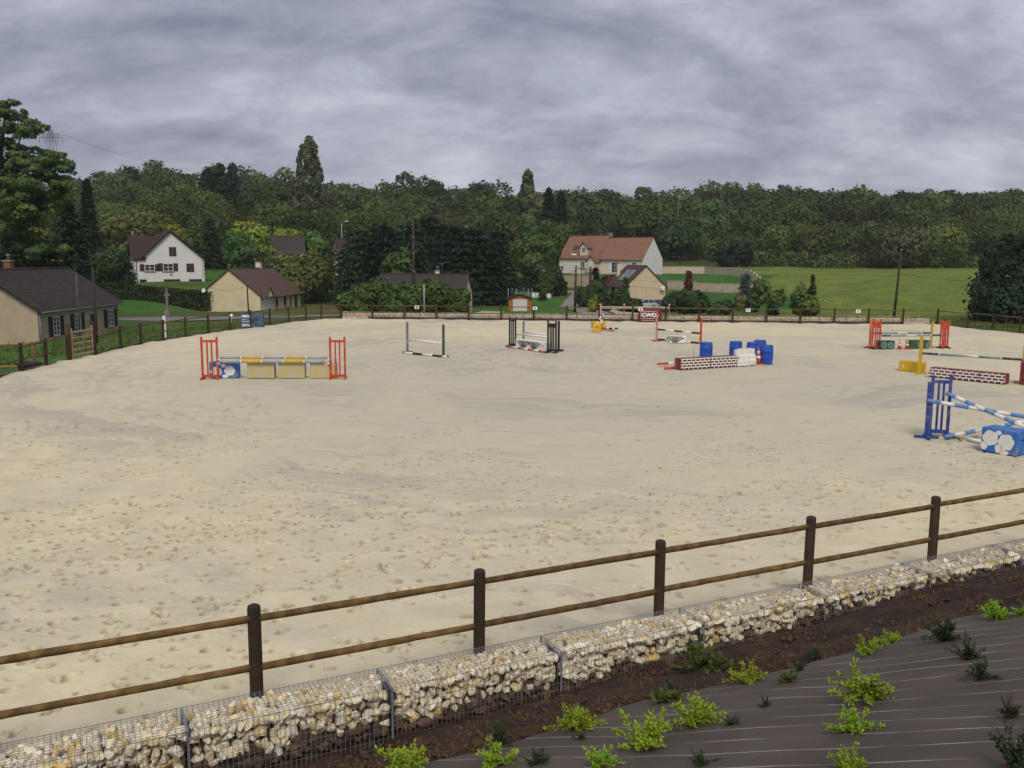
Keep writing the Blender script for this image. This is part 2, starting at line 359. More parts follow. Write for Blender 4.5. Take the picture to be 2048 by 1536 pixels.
# roads and drives: strips that follow the ground
pm('asphalt', (0.15, 0.145, 0.145), (0.20, 0.195, 0.19), 1.5, 0.9, 0.3, 30)
pm('pale_paving', (0.42, 0.36, 0.27), (0.36, 0.30, 0.22), 1.2, 0.9, 0.2, 25, dirt=((0.25, 0.2, 0.14), 0.6, 0.5))
pm('drive_asphalt', (0.20, 0.175, 0.155), (0.25, 0.22, 0.19), 0.8, 0.9, 0.2, 25)
def strip(name, pts, w, mat, lift=0.06, label=None):
    P = [np.array(p, float) for p in pts]; out = []
    for i in range(len(P) - 1):
        n = max(2, int(np.hypot(*(P[i + 1] - P[i])) / 1.0))
        out += [P[i] + (P[i + 1] - P[i]) * k / n for k in range(n)]
    out.append(P[-1]); out = np.array(out); T = np.gradient(out, axis=0); T /= np.linalg.norm(T, axis=1)[:, None]; Nn = np.stack([-T[:, 1], T[:, 0]], 1)
    K = 7; rows = [out + Nn * (w * (k / (K - 1) - 0.5)) for k in range(K)]
    V = np.stack(rows, 1); z = ground(V[..., 0], V[..., 1]) + lift + 0.10 * vnoise(V[..., 0] / 7.0, V[..., 1] / 7.0, 3)
    V = np.concatenate([V, z[..., None]], -1); n = len(out); ii = np.arange(n * K).reshape(n, K)
    Fs = np.stack([ii[:-1, :-1], ii[:-1, 1:], ii[1:, 1:], ii[1:, :-1]], -1).reshape(-1, 4)
    o = put(name, npmesh(name, V.reshape(-1, 3), Fs, mat, smooth=True)); tag(o, kind='structure'); return o
strip('road', [(-75, 97), (-48, 94.5), (-36, 94), (-27, 97), (-20, 103), (-12, 97), (0, 94), (14, 93)], 5.0, 'asphalt')
strip('driveway', [(10.2, 96), (11.0, 110), (10.0, 124), (9.0, 135), (11.0, 150), (13.0, 163), (12.4, 175)], 4.2, 'drive_asphalt', 0.08)
strip('pavement', [(14.6, 96), (15.0, 110), (14.2, 124), (13.6, 135), (14.6, 148)], 3.2, 'pale_paving', 0.10)
strip('path', [(-3.4, 100), (-3.6, 106), (-2.4, 116)], 3.0, 'pale_paving', 0.08)
strip('courtyard', [(20, 142), (33, 141)], 7.0, 'pale_paving', 0.07)

# ---------------------------------------------------------------- arena sand with hoof prints
NT = 700
rr = np.concatenate([np.exp(np.linspace(math.log(5.8), math.log(25), 600)), np.exp(np.linspace(math.log(25), math.log(79), 170))[1:]]); NR = len(rr); th = np.radians(np.linspace(-42, 39, NT))
RR, TT = np.meshgrid(rr, th, indexing='ij'); SX = RR * np.sin(TT); SY = RR * np.cos(TT)
SZ = 0.012 * vnoise(SX / 1.9, SY / 1.9, 11) + 0.005 * vnoise(SX / .6, SY / .6, 12) + 0.003 * vnoise(SX / .23, SY / .23, 13)
SZ += 0.004 * np.clip(vnoise(SX / .13, SY / .13, 14), 0, 1) * np.clip(vnoise(SX / 1.5, SY / 1.5, 15) + .2, 0, 1)
sed = edge_dist(SX, SY); SZ += 0.09 * smoothstep(2.2, 0.5, sed) * (SY > 25) * (0.6 + 0.5 * vnoise(SX / .8, SY / .8, 16))
DENT_SHADE = np.zeros_like(SZ)  # painted shade of hoof prints and scuffs: dim floor, dark toe-side crescent
def stamp(x, y, ang, L, W, depth):
    if math.hypot(x - 4, y - 40) < 19 + 3 * math.sin(x * .9) and RNG.random() < .85: return
    r = math.hypot(x, y); th_ = math.atan2(x, y); R = 2.1 * L
    i0 = np.searchsorted(rr, r - R); i1 = np.searchsorted(rr, r + R); j0 = np.searchsorted(th, th_ - R / r); j1 = np.searchsorted(th, th_ + R / r)
    if i1 - i0 < 2 or j1 - j0 < 2: return
    dx = SX[i0:i1, j0:j1] - x; dy = SY[i0:i1, j0:j1] - y; c, s = math.cos(ang), math.sin(ang)
    a = (dx * c + dy * s) / L; bb = (-dx * s + dy * c) / W; q = np.sqrt(a * a + bb * bb)
    DENT_SHADE[i0:i1, j0:j1] = np.maximum(DENT_SHADE[i0:i1, j0:j1], (.35 * np.exp(-(q * 1.1) ** 4) + np.exp(-((q - .82) / .30) ** 2) * np.clip(.3 + a * 1.2, 0, 1)) * min(1, depth / .05)); SZ[i0:i1, j0:j1] += -depth * np.exp(-(q * 1.15) ** 6) * (1 - .45 * a) + depth * 0.40 * np.exp(-((q - 1.25) / .22) ** 2) * (0.6 + 0.6 * np.tanh(-a * 1.5))
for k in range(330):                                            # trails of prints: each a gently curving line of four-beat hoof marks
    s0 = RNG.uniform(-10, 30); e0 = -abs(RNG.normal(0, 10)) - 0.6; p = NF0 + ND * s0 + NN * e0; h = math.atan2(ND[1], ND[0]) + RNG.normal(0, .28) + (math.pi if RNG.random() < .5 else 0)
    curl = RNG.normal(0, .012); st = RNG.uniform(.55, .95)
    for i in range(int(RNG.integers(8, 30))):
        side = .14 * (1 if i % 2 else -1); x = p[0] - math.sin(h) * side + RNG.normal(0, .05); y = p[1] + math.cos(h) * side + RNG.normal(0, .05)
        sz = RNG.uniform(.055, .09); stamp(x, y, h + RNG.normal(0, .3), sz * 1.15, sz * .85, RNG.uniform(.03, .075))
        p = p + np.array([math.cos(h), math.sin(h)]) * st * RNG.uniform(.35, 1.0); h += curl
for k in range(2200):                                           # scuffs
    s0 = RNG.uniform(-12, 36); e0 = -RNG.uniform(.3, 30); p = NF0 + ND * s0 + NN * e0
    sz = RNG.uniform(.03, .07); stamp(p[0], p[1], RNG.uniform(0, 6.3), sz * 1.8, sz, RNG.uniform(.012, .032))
keep = inside(SX, SY); ii = np.arange(NR * NT).reshape(NR, NT)
fm = keep[:-1, :-1] | keep[1:, 1:] | keep[:-1, 1:] | keep[1:, :-1]
Fs = np.stack([ii[:-1, :-1], ii[:-1, 1:], ii[1:, 1:], ii[1:, :-1]], -1)[fm]
used = np.unique(Fs); remap = np.full(NR * NT, -1); remap[used] = np.arange(len(used))
sm = bpy.data.materials.new('sand'); MATS['sand'] = sm; sm.use_nodes = True
t = sm.node_tree; b = t.nodes['Principled BSDF']; b.inputs['Roughness'].default_value = 0.95; b.inputs['Specular IOR Level'].default_value = 0.12
tcn = N(t, 'ShaderNodeTexCoord')
def sn(scale, detail=5, dist=0.0, st=None, rough=0.6):
    v = tcn.outputs['Object']
    if st: mp = N(t, 'ShaderNodeMapping'); mp.inputs['Scale'].default_value = st; t.links.new(v, mp.inputs[0]); v = mp.outputs[0]
    n = N(t, 'ShaderNodeTexNoise'); n.inputs['Scale'].default_value = scale; n.inputs['Detail'].default_value = detail; n.inputs['Distortion'].default_value = dist; n.inputs['Roughness'].default_value = rough
    t.links.new(v, n.inputs['Vector']); return n.outputs[0]
base = mixrgb(t, ramp(t, sn(0.10, 4, .6), [(0.38, (0, 0, 0)), (0.62, (1, 1, 1))]), (0.655, 0.58, 0.40), (0.585, 0.525, 0.385))
base = mixrgb(t, 1.0, base, ramp(t, sn(1.1, 7, 0, None, .7), [(0.3, (0.87, 0.86, 0.84)), (0.7, (1.08, 1.08, 1.08))]), 'MULTIPLY')
# the middle of the arena stays damp and greyer
ring0 = N(t, 'ShaderNodeVectorMath', operation='DISTANCE'); t.links.new(tcn.outputs['Object'], ring0.inputs[0]); ring0.inputs[1].default_value = (3, 37, 0)
midm = ramp(t, math_node(t, 'MULTIPLY', math_node(t, 'ADD', ring0.outputs['Value'], math_node(t, 'MULTIPLY', sn(0.12, 5, .5), 14.0)), 1 / 40), [(0.50, (1, 1, 1)), (0.72, (0, 0, 0))])
base = mixrgb(t, math_node(t, 'MULTIPLY', midm, 0.62), base, (0.49, 0.455, 0.36))
# damp sand turned up along the riding tracks: thin curved streaks in patches
ring = N(t, 'ShaderNodeVectorMath', operation='DISTANCE'); t.links.new(tcn.outputs['Object'], ring.inputs[0]); ring.inputs[1].default_value = (5, 44, 0)
wob = math_node(t, 'ADD', ring.outputs['Value'], math_node(t, 'MULTIPLY', sn(0.16, 3), 9.0))
streak_n = N(t, 'ShaderNodeTexNoise', noise_dimensions='2D'); cmb = N(t, 'ShaderNodeCombineXYZ'); t.links.new(math_node(t, 'MULTIPLY', wob, 1.3), cmb.inputs[0])
t.links.new(sn(0.05, 2), cmb.inputs[1]); t.links.new(cmb.outputs[0], streak_n.inputs['Vector']); streak_n.inputs['Scale'].default_value = 1.0; streak_n.inputs['Detail'].default_value = 6
patch = ramp(t, sn(0.10, 4, .4), [(0.44, (0, 0, 0)), (0.60, (1, 1, 1))])
streak = math_node(t, 'MULTIPLY', ramp(t, streak_n.outputs[0], [(0.50, (0, 0, 0)), (0.60, (1, 1, 1))]), patch)
base = mixrgb(t, math_node(t, 'MULTIPLY', streak, 0.55), base, (0.37, 0.345, 0.30))
ring2 = N(t, 'ShaderNodeVectorMath', operation='DISTANCE'); t.links.new(tcn.outputs['Object'], ring2.inputs[0]); ring2.inputs[1].default_value = (1.5, 45, 0)
near_jumps = ramp(t, math_node(t, 'MULTIPLY', math_node(t, 'ADD', ring2.outputs['Value'], math_node(t, 'MULTIPLY', sn(0.2, 4), 10.0)), 1 / 30), [(0.36, (1, 1, 1)), (0.62, (0, 0, 0))])
track = math_node(t, 'MULTIPLY', ramp(t, sn(0.75, 6, 2.4, (1.0, 0.6, 1)), [(0.535, (0, 0, 0)), (0.56, (1, 1, 1)), (0.585, (1, 1, 1)), (0.62, (0, 0, 0))]), near_jumps)
base = mixrgb(t, math_node(t, 'MULTIPLY', track, 0.42), base, (0.31, 0.295, 0.26))
fleck = math_node(t, 'MULTIPLY', ramp(t, sn(2.4, 5, 1.2, (0.55, 1.5, 1)), [(0.60, (0, 0, 0)), (0.68, (1, 1, 1))]), ramp(t, sn(0.24, 4), [(0.42, (0, 0, 0)), (0.6, (1, 1, 1))]))
base = mixrgb(t, math_node(t, 'MULTIPLY', fleck, 0.55), base, (0.40, 0.34, 0.25))
shade_attr = N(t, 'ShaderNodeAttribute', attribute_name='tint'); sepd = N(t, 'ShaderNodeSeparateColor'); t.links.new(shade_attr.outputs['Color'], sepd.inputs[0])
base = mixrgb(t, math_node(t, 'MULTIPLY', math_node(t, 'MINIMUM', sepd.outputs[0], 1.0), 0.72), base, (0.27, 0.21, 0.135))  # shade of the dents mixed into the sand colour
t.links.new(base, b.inputs['Base Color'])
bp = N(t, 'ShaderNodeBump'); bp.inputs['Strength'].default_value = 0.6; bp.inputs['Distance'].default_value = 0.025
t.links.new(math_node(t, 'ADD', sn(9, 6, .3), math_node(t, 'MULTIPLY', sn(1.6, 4), .6)), bp.inputs['Height']); t.links.new(bp.outputs[0], b.inputs['Normal'])
so = put('arena_sand', npmesh('arena_sand', np.stack([SX, SY, SZ], -1).reshape(-1, 3)[used], remap[Fs], 'sand', np.repeat(DENT_SHADE.reshape(-1, 1)[used], 3, 1), smooth=True)); tag(so, kind='structure')

# ---------------------------------------------------------------- planted bank below the viewer
def bank_z(s, e):
    s = np.asarray(s, float); e = np.asarray(e, float)
    zc = np.clip(-0.31 + 0.042 * s, -0.46, 0.12)
    return zc + 0.40 * np.maximum(e - 0.6, 0) + 0.10 * smoothstep(.6, 1.6, e) - 0.12 * smoothstep(3, 7, e) + 0.05 * np.sin(s * .7 + e * .8) * smoothstep(1, 2.5, e)
def bank_hit(u, v):
    d = _ray(u, v); lo_, hi_ = 1.0, 40.0
    for tt in np.arange(1.0, 30, 0.02):
        x, y, z = d.x * tt, d.y * tt, EYE + d.z * tt; s = (x - NF0[0]) * ND[0] + (y - NF0[1]) * ND[1]; e = (x - NF0[0]) * NN[0] + (y - NF0[1]) * NN[1]
        if e < 9 and z < float(bank_z(s, e)): return s, e
    return None
EDGE = [bank_hit(*q) for q in ((700, 1560), (875, 1524), (985, 1498), (1074, 1471), (1300, 1400), (1452, 1372), (1624, 1326), (1758, 1293), (1911, 1240), (2040, 1226))]
es = np.array([q[0] for q in EDGE]); ee = np.array([q[1] for q in EDGE]); o_ = np.argsort(es); es, ee = es[o_], ee[o_]
bs = axis([(-26, -6, 1.0), (-6, 16, 0.055), (16, 46, 1.0)]); be = axis([(0.5, 3.2, 0.05), (3.2, 9, 0.15), (9, 30, 1.5)])
BS, BE = np.meshgrid(bs, be); BZ = bank_z(BS, np.minimum(BE, 9.2))
rough_ = smoothstep(0.05, -0.35, BE - np.interp(BS, es, ee)); BZ -= 0.03 * (1 - rough_)
BZ += rough_ * (0.05 * vnoise(BS / .5, BE / .5, 21) + 0.035 * vnoise(BS / .19, BE / .19, 22) + 0.02 * vnoise(BS / .08, BE / .08, 23))
bxy = NF0 + BS[..., None] * ND + BE[..., None] * NN
nbs, nbe = len(bs), len(be); ii = np.arange(nbs * nbe).reshape(nbe, nbs)
Fb = np.stack([ii[:-1, :-1], ii[1:, :-1], ii[1:, 1:], ii[:-1, 1:]], -1).reshape(-1, 4)
pm('bank_soil', (0.022, 0.013, 0.009), (0.046, 0.025, 0.014), 3.5, 0.95, 0.9, 22, detail=7, dirt=((0.075, 0.042, 0.018), 1.7, 0.6))
bank = put('bank', npmesh('bank', np.concatenate([bxy, BZ[..., None]], -1).reshape(-1, 3), Fb, 'bank_soil', smooth=True)); tag(bank, kind='structure')
# woven weed fabric laid over the upper bank; its printed guide lines follow the weave (uv)
fs_ = np.linspace(es[0] - 2, es[-1] + 6, 190); ft = np.linspace(0, 1, 60) ** 1.2
FS, FT = np.meshgrid(fs_, ft); e_lo = np.interp(FS, es, ee) + 0.05 * vnoise(FS * 2.2, FS * 0, 31) + 0.02 * vnoise(FS * 7, FS * 0, 32)
FE = e_lo + (8.4 - e_lo) * FT; FZ = bank_z(FS, FE) + 0.022 + 0.007 * vnoise(FS / .25, FE / .6, 33) + 0.03 * vnoise(FS / 1.3, FE / 1.1, 34) * smoothstep(0, .2, FT) - .03 * (FT == 0)
fxy = NF0 + FS[..., None] * ND + FE[..., None] * NN
fm_ = bpy.data.materials.new('weed_fabric'); MATS['weed_fabric'] = fm_; fm_.use_nodes = True
t = fm_.node_tree; b = t.nodes['Principled BSDF']; b.inputs['Roughness'].default_value = 0.7; b.inputs['Specular IOR Level'].default_value = 0.25
uvn = N(t, 'ShaderNodeUVMap'); sp_ = N(t, 'ShaderNodeSeparateXYZ'); t.links.new(uvn.outputs[0], sp_.inputs[0])
tcn = N(t, 'ShaderNodeTexCoord'); nz = N(t, 'ShaderNodeTexNoise'); nz.inputs['Scale'].default_value = 1.5; nz.inputs['Detail'].default_value = 5; t.links.new(tcn.outputs['Object'], nz.inputs['Vector'])
lin = math_node(t, 'ABSOLUTE', math_node(t, 'SUBTRACT', math_node(t, 'FRACT', math_node(t, 'MULTIPLY', sp_.outputs[1], 1 / 0.30)), 0.5))
nz2 = N(t, 'ShaderNodeTexNoise'); nz2.inputs['Scale'].default_value = 1.8; nz2.inputs['Detail'].default_value = 3; t.links.new(tcn.outputs['Object'], nz2.inputs['Vector'])
worn = ramp(t, nz2.outputs[0], [(0.40, (0.08, 0.08, 0.08)), (0.62, (1, 1, 1))])
line = math_node(t, 'MULTIPLY', ramp(t, lin, [(0.018, (1, 1, 1)), (0.034, (0, 0, 0))]), worn)
col = mixrgb(t, ramp(t, nz.outputs[0], [(0.3, (0, 0, 0)), (0.7, (1, 1, 1))]), (0.070, 0.053, 0.042), (0.108, 0.084, 0.067))
t.links.new(mixrgb(t, math_node(t, 'MULTIPLY', line, 0.75), col, (0.42, 0.42, 0.45)), b.inputs['Base Color'])
wv = N(t, 'ShaderNodeTexNoise'); wv.inputs['Scale'].default_value = 90; t.links.new(tcn.outputs['Object'], wv.inputs['Vector'])
bp = N(t, 'ShaderNodeBump'); bp.inputs['Strength'].default_value = 0.5; bp.inputs['Distance'].default_value = 0.01; t.links.new(wv.outputs[0], bp.inputs['Height']); t.links.new(bp.outputs[0], b.inputs['Normal'])
ii = np.arange(FS.size).reshape(FS.shape); Ff = np.stack([ii[:-1, :-1], ii[1:, :-1], ii[1:, 1:], ii[:-1, 1:]], -1).reshape(-1, 4)
fme = npmesh('weed_fabric', np.concatenate([fxy, FZ[..., None]], -1).reshape(-1, 3), Ff, 'weed_fabric', smooth=True)
la = math.radians(-33.0); ld = np.array([-math.sin(la), math.cos(la)])               # across the guide lines
across = (fxy @ ld) + 0.05 * (fxy[..., 0] - 2) ** 2 * .35 + 0.012 * vnoise(FS / .8, FE / .8, 35) + 0.05 * vnoise(FS / 3.1, FE / 1.7, 36)
uv = fme.uv_layers.new(name='UVMap'); vi = np.zeros(Ff.size, np.int32); fme.loops.foreach_get('vertex_index', vi)
uv.data.foreach_set('uv', np.stack([FS.ravel()[vi], across.ravel()[vi]], -1).astype(np.float32).ravel())
tag(put('weed_fabric', fme), 'dark brown woven weed fabric with pale lines laid over the planted bank', 'ground fabric')

# ================================================================== FENCES AND GABIONS
pm('fence_wood', (0.200, 0.118, 0.038), (0.105, 0.058, 0.021), 3.0, 0.75, 0.6, 40, stretch=(3, 3, 3), rnd=0.22, dirt=((0.055, 0.038, 0.022), 2.3, 0.75), spec=0.25)
pm('post_wood', (0.060, 0.036, 0.018), (0.036, 0.023, 0.014), 5.0, 0.8, 0.6, 40, rnd=0.2, dirt=((0.022, 0.018, 0.015), 3.0, 0.8))
pm('far_rail_wood', (0.175, 0.105, 0.042), (0.11, 0.065, 0.028), 2.0, 0.8, 0.2, rnd=0.25)
pm('pale_wood', (0.36, 0.27, 0.16), (0.26, 0.19, 0.11), 3.0, 0.8, 0.2, rnd=0.15)
pm('plank_dark', (0.075, 0.055, 0.038), (0.13, 0.105, 0.08), 1.5, 0.9, 0.3, dirt=((0.2, 0.16, 0.11), 1.2, 0.5))
RAIL_HI, RAIL_LO, POST_TOP = 1.083, 0.557, 1.225
def post_mesh(r, top, n=14, seed=0):
    b_ = MB(); b_.lathe([(r * 1.02, -0.5), (r, 0.0), (r * .985, top - .035), (r * .9, top - .012), (r * .62, top), (r * .2, top + .003)], n=n)
    me = b_.build('post', 'post_wood'); m = me.data; bpy.data.objects.remove(me); return m
POST_ME = post_mesh(0.068, POST_TOP); POST_FAR = post_mesh(0.075, POST_TOP, 9)
def fence(label, pts, far=False, skip=(), board=None, group=None):
    root = thing('arena_fence', label, 'fence', (pts[0][0], pts[0][1], 0)); o0 = Vector((pts[0][0], pts[0][1], 0))
    for i, p in enumerate(pts):
        po = put('post', POST_FAR if far else POST_ME, root, Vector((p[0], p[1], 0)) - o0)
        po.rotation_euler = (random.gauss(0, .006), random.gauss(0, .006), random.uniform(0, 6))
    for i in range(len(pts) - 1):
        if i in skip: continue
        a = Vector((pts[i][0], pts[i][1], 0)) - o0; c = Vector((pts[i + 1][0], pts[i + 1][1], 0)) - o0; L = (c - a).length; ang = math.atan2(c.y - a.y, c.x - a.x)
        for h in (RAIL_HI, RAIL_LO):
            m = MB(); r = 0.040 if far else 0.038; K = 3 if far else 14
            m.path([(L * k / (K - 1) if K > 2 else L * k, random.gauss(0, .0012 if not far else 0), random.gauss(0, .0014 if not far else 0)) for k in range(K)], [r * (random.uniform(.94, 1.06) if not far else 1) for k in range(K)], 6 if far else 12)
            ro = m.build('rail', 'far_rail_wood' if far else 'fence_wood', root); ro.location = a + Vector((0, 0, h + random.gauss(0, .006))); ro.rotation_euler = (0, 0, ang)
        if board:
            m = MB(); m.bx(0, L, -.03, .03, -.5, board + random.uniform(-.02, .02)); ro = m.build('edging_board', 'plank_dark', root); n_ = Vector((-(c - a).y, (c - a).x, 0)).normalized()
            ro.location = a + n_ * 0.11; ro.rotation_euler = (0, 0, ang)
    return root
near_pts = [tuple(nf(2.5 * k, 0)[:2]) for k in range(-4, 9)]
fence('round dark-post fence with brown rails across the foreground behind the gabions', near_pts)
fence('weathered post and rail fence along the left side, nearer than the gate', LEFT_POSTS[:7], True, board=0.10)
fence('post and rail fence curving from the gate to the far left corner', LEFT_POSTS[7:] + [tuple(farL)], True, board=0.16)
fence('long straight post and rail fence along the far side above the gabions', [tuple(ff(2.5 * k, 0)[:2]) for k in range(0, 19)], True)
fence('post and rail fence bending from the far right corner towards the right edge', [tuple(ff(45.0, 0)[:2])] + RIGHT_POSTS, True, board=0.12)

# gate on the left between two tall posts
ga, gb = Vector((*LEFT_POSTS[6], 0)), Vector((*LEFT_POSTS[7], 0)); gd = (gb - ga).normalized(); ang = math.atan2(gd.y, gd.x)
g = thing('field_gate', 'pale wooden bar gate with crossed brace between two tall posts', 'gate', ga, ang)
GL = (gb - ga).length
for x0 in (0.14, GL - 0.14):
    MB().tube((x0, .02, -.4), (x0, .02, 1.68), .10, .095, 10).build('gate_post', 'post_wood', g)
for x0 in (0.30, GL - 0.30):
    MB().box((x0, -.04, .80), (.09, .05, 1.35)).build('stile', 'pale_wood', g)
for h in (.25, .5, .76, 1.02, 1.30):
    MB().box((GL / 2, -.04 - .03, h), (GL - .5, .035, .075)).build('bar', 'pale_wood', g)
for sgn in (1, -1):
    m = MB(); L = math.hypot(GL * .6, 0.9); m.box((GL / 2, -.005 - .012 * sgn, .76), (L, .022, .07), ry=-sgn * math.atan2(.9, GL * .6)); m.build('brace', 'pale_wood', g)
# second fence running away to the left outside the arena
sf = thing('paddock_fence', 'yellowish post and rail fence running left outside the arena by the beige house', 'fence', (-21.5, 43.4, -.6))
pm('yellow_wood', (0.33, 0.19, 0.045), (0.24, 0.13, 0.035), 2, .8, .2, rnd=.15)
pp = [(-1.4 - 2.6 * k, -.6 - .55 * k - .02 * k * k) for k in range(7)]
for i, (x, y) in enumerate(pp): MB().tube((x, y, -.7), (x, y, 1.25), .075, .07, 8).build('post', 'far_rail_wood', sf)
for i in range(6):
    for h in (1.14, .1):
        MB().tube((*pp[i], h), (*pp[i + 1], h + random.gauss(0, .02)), .05, .05, 7).build('rail', 'yellow_wood', sf)
tb = thing('feed_tub', 'dark rubber tub lying on gravel beside the left gate', 'tub', (-21.6, 40.0, -.40), .4)
MB().lathe([(.42, 0), (.5, .3), (.54, .36), (.54, .40), (.48, .40), (.42, .12), (.0, .10)], n=18).build('bowl', pm('tub_rubber', (.018, .020, .026), (.03, .032, .04), 5, .6), tb)
for sx in (-1, 1): MB().path([(sx * .5, -.12, .34), (sx * .6, -.1, .42), (sx * .6, .1, .42), (sx * .5, .12, .34)], .018, 6).build('handle', 'tub_rubber', tb)

# stones: a few chipped limestone shapes shared by all
def stone_mesh(seed, flat=.72, npts=21):
    r_ = np.random.default_rng(seed); bm = bmesh.new()
    P = r_.normal(size=(npts, 3)); P /= np.linalg.norm(P, axis=1)[:, None]; P *= r_.uniform(.82, 1.0, (npts, 1)); P *= np.array([1, r_.uniform(.66, .95), r_.uniform(.55, .9)])
    vs_ = [bm.verts.new(p * .5) for p in P]; h = bmesh.ops.convex_hull(bm, input=vs_)
    bmesh.ops.delete(bm, geom=[v for v in bm.verts if not v.link_faces], context='VERTS')
    me = bpy.data.meshes.new('stone'); bm.to_mesh(me); bm.free(); return me
stm = bpy.data.materials.new('limestone'); MATS['limestone'] = stm; stm.use_nodes = True
t = stm.node_tree; b = t.nodes['Principled BSDF']; b.inputs['Roughness'].default_value = .9; b.inputs['Specular IOR Level'].default_value = .15
oi = N(t, 'ShaderNodeObjectInfo'); tcn = N(t, 'ShaderNodeTexCoord')
pal = ramp(t, oi.outputs['Random'], [(0.0, (.82, .73, .54)), (0.2, (.86, .79, .63)), (.42, (.80, .70, .49)), (.58, (.86, .80, .66)), (.72, (.80, .66, .38)), (.84, (.70, .50, .21)), (.90, (.84, .74, .53)), (1.0, (.62, .43, .20))], 'CONSTANT')
nz = N(t, 'ShaderNodeTexNoise'); nz.inputs['Scale'].default_value = 2.2; nz.inputs['Detail'].default_value = 6; t.links.new(tcn.outputs['Object'], nz.inputs['Vector'])
mv = N(t, 'ShaderNodeVectorMath', operation='ADD'); t.links.new(tcn.outputs['Object'], mv.inputs[0]); t.links.new(oi.outputs['Location'], mv.inputs[1]); t.links.new(mv.outputs[0], nz.inputs['Vector'])
col = mixrgb(t, ramp(t, nz.outputs[0], [(.5, (0, 0, 0)), (.78, (.6, .6, .6))]), pal, (.55, .43, .25))
t.links.new(col, b.inputs['Base Color'])
nb = N(t, 'ShaderNodeTexNoise'); nb.inputs['Scale'].default_value = 9; nb.inputs['Detail'].default_value = 5; t.links.new(mv.outputs[0], nb.inputs['Vector'])
bp = N(t, 'ShaderNodeBump'); bp.inputs['Strength'].default_value = .5; bp.inputs['Distance'].default_value = .06; t.links.new(nb.outputs[0], bp.inputs['Height']); t.links.new(bp.outputs[0], b.inputs['Normal'])
pm('earth_clod', (.082, .052, .034), (.125, .082, .052), 4, .95, .5, 20, rnd=.4)
STONES = [stone_mesh(s) for s in range(14)]; CLODS = [stone_mesh(s) for s in range(40, 46)]
for m in STONES: m.materials.append(MATS['limestone'])
for m in CLODS: m.materials.append(MATS['earth_clod'])
pm('galvanised', (.30, .30, .34), (.22, .22, .26), 8, .5, metal=.35, spec=.4)
pm('gabion_fill', (.10, .075, .05), (.06, .04, .025), 8, .95)
GB, GF, GT, GBOT = 0.085, 0.585, 0.325, -0.30        # back, front, wire top, bottom
def wire_mesh():
    m = MB(); r = .0024
    def w(a, c, rr_=r): m.tube(a, c, rr_, rr_, 3, cap=False, smooth=False)
    for k in range(41):
        s = k * .05; w((s, GF, GBOT), (s, GF, GT)); w((s, GB, GT), (s, GF, GT)); w((s, GB, -.05), (s, GB, GT + (.02 if k % 2 else .008)))
    for k in range(8): z = GT - k * .09; w((0, GF, z), (2, GF, z))
    for k in range(11): y = GB + (GF - GB) * k / 10; w((0, y, GT), (2, y, GT))
    for k in range(5): w((0, GB, GT - k * .08), (2, GB, GT - k * .08))
    for k in range(11): y = GB + (GF - GB) * k / 10; w((.012, y, 0.0), (.012, y, GT))
    for k in range(6): w((.012, GB, GT - k * .06), (.012, GF, GT - k * .06))
    for s in (.006, 1.994):
        for a, c in (((s, GF, GBOT), (s, GF, GT)), ((s, GB, -.05), (s, GB, GT)), ((s, GB, GT), (s, GF, GT))): w(a, c, .0055)
    for y in (GB, GF): w((0, y, GT), (2, y, GT), .0042)
    o = m.build('wire_basket', 'galvanised', recalc=False); me = o.data; bpy.data.objects.remove(o); return me
WIRE = wire_mesh(); nang = math.atan2(ND[1], ND[0])
ORD = ['seventh from the right, cut by the left picture edge', 'at the lower left picture corner', 'below the leftmost foreground fence post', 'between the first and second foreground fence posts', 'around the foot of the second foreground fence post',
       'around the foot of the middle foreground fence post', 'just left of the fourth foreground fence post', 'around the foot of the rightmost foreground fence post', 'at the right picture edge, beyond the last post']
# local frame: x along the fence, y towards the viewer (mirrored frame handled by negative y)
def gabion(k, s0, label):
    p = nf(s0, 0); root = thing('gabion', label, 'gabion', p, nang, 'gabions below the foreground fence')
    wo_ = put('wire_basket', WIRE, root); wo_.scale = (1, -1, 1); tag(wo_, kind='stuff')
    MB().bx(.02, 1.98, -(GF - .10), -(GB + .06), -.4, .19).build('fill', 'gabion_fill', root)
    def st(me_, x, y, z, size):
        q = put('stone', me_, root, (x, -y, z)); q.scale = (size * random.uniform(.85, 1.3), size * random.uniform(.85, 1.15), size * random.uniform(.8, 1.1)); q.rotation_euler = (random.uniform(0, 6), random.uniform(0, 6), random.uniform(0, 6))
    y = GB + .055
    for row in range(6):                                         # top layer
        x = .06 + random.uniform(0, .05)
        while x < 1.96:
            hgt = .264 + .014 * math.sin(x * 4 + k * 2 + row) - (.02 if row == 0 else 0); st(random.choice(STONES), x + random.gauss(0, .012), y + random.gauss(0, .014), hgt + random.gauss(0, .007), random.uniform(.115, .165))
            x += random.uniform(.062, .092)
        y += .082
    for row in range(6):                                         # front face, soil washed in between the lower ones
        x = .06 + random.uniform(0, .05); z = .248 - row * .082
        while x < 1.96:
            soil = max(-.03, float(bank_z(s0 + x, .6)) + .07) + .045 * math.sin(x * 5 + k)
            if z > soil or (z > soil - .07 and random.random() < .35): st(random.choice(STONES), x + random.gauss(0, .012), GF - .075 + random.gauss(0, .012), z + random.gauss(0, .016), random.uniform(.12, .175))
            else: st(random.choice(CLODS), x, GF - .07 + random.gauss(0, .015), z, random.uniform(.13, .18))
            x += random.uniform(.072, .108)
    return root
for k in range(9): gabion(k, -4.74 + 2.0 * k, 'wire gabion of cream limestone chunks ' + ORD[k])

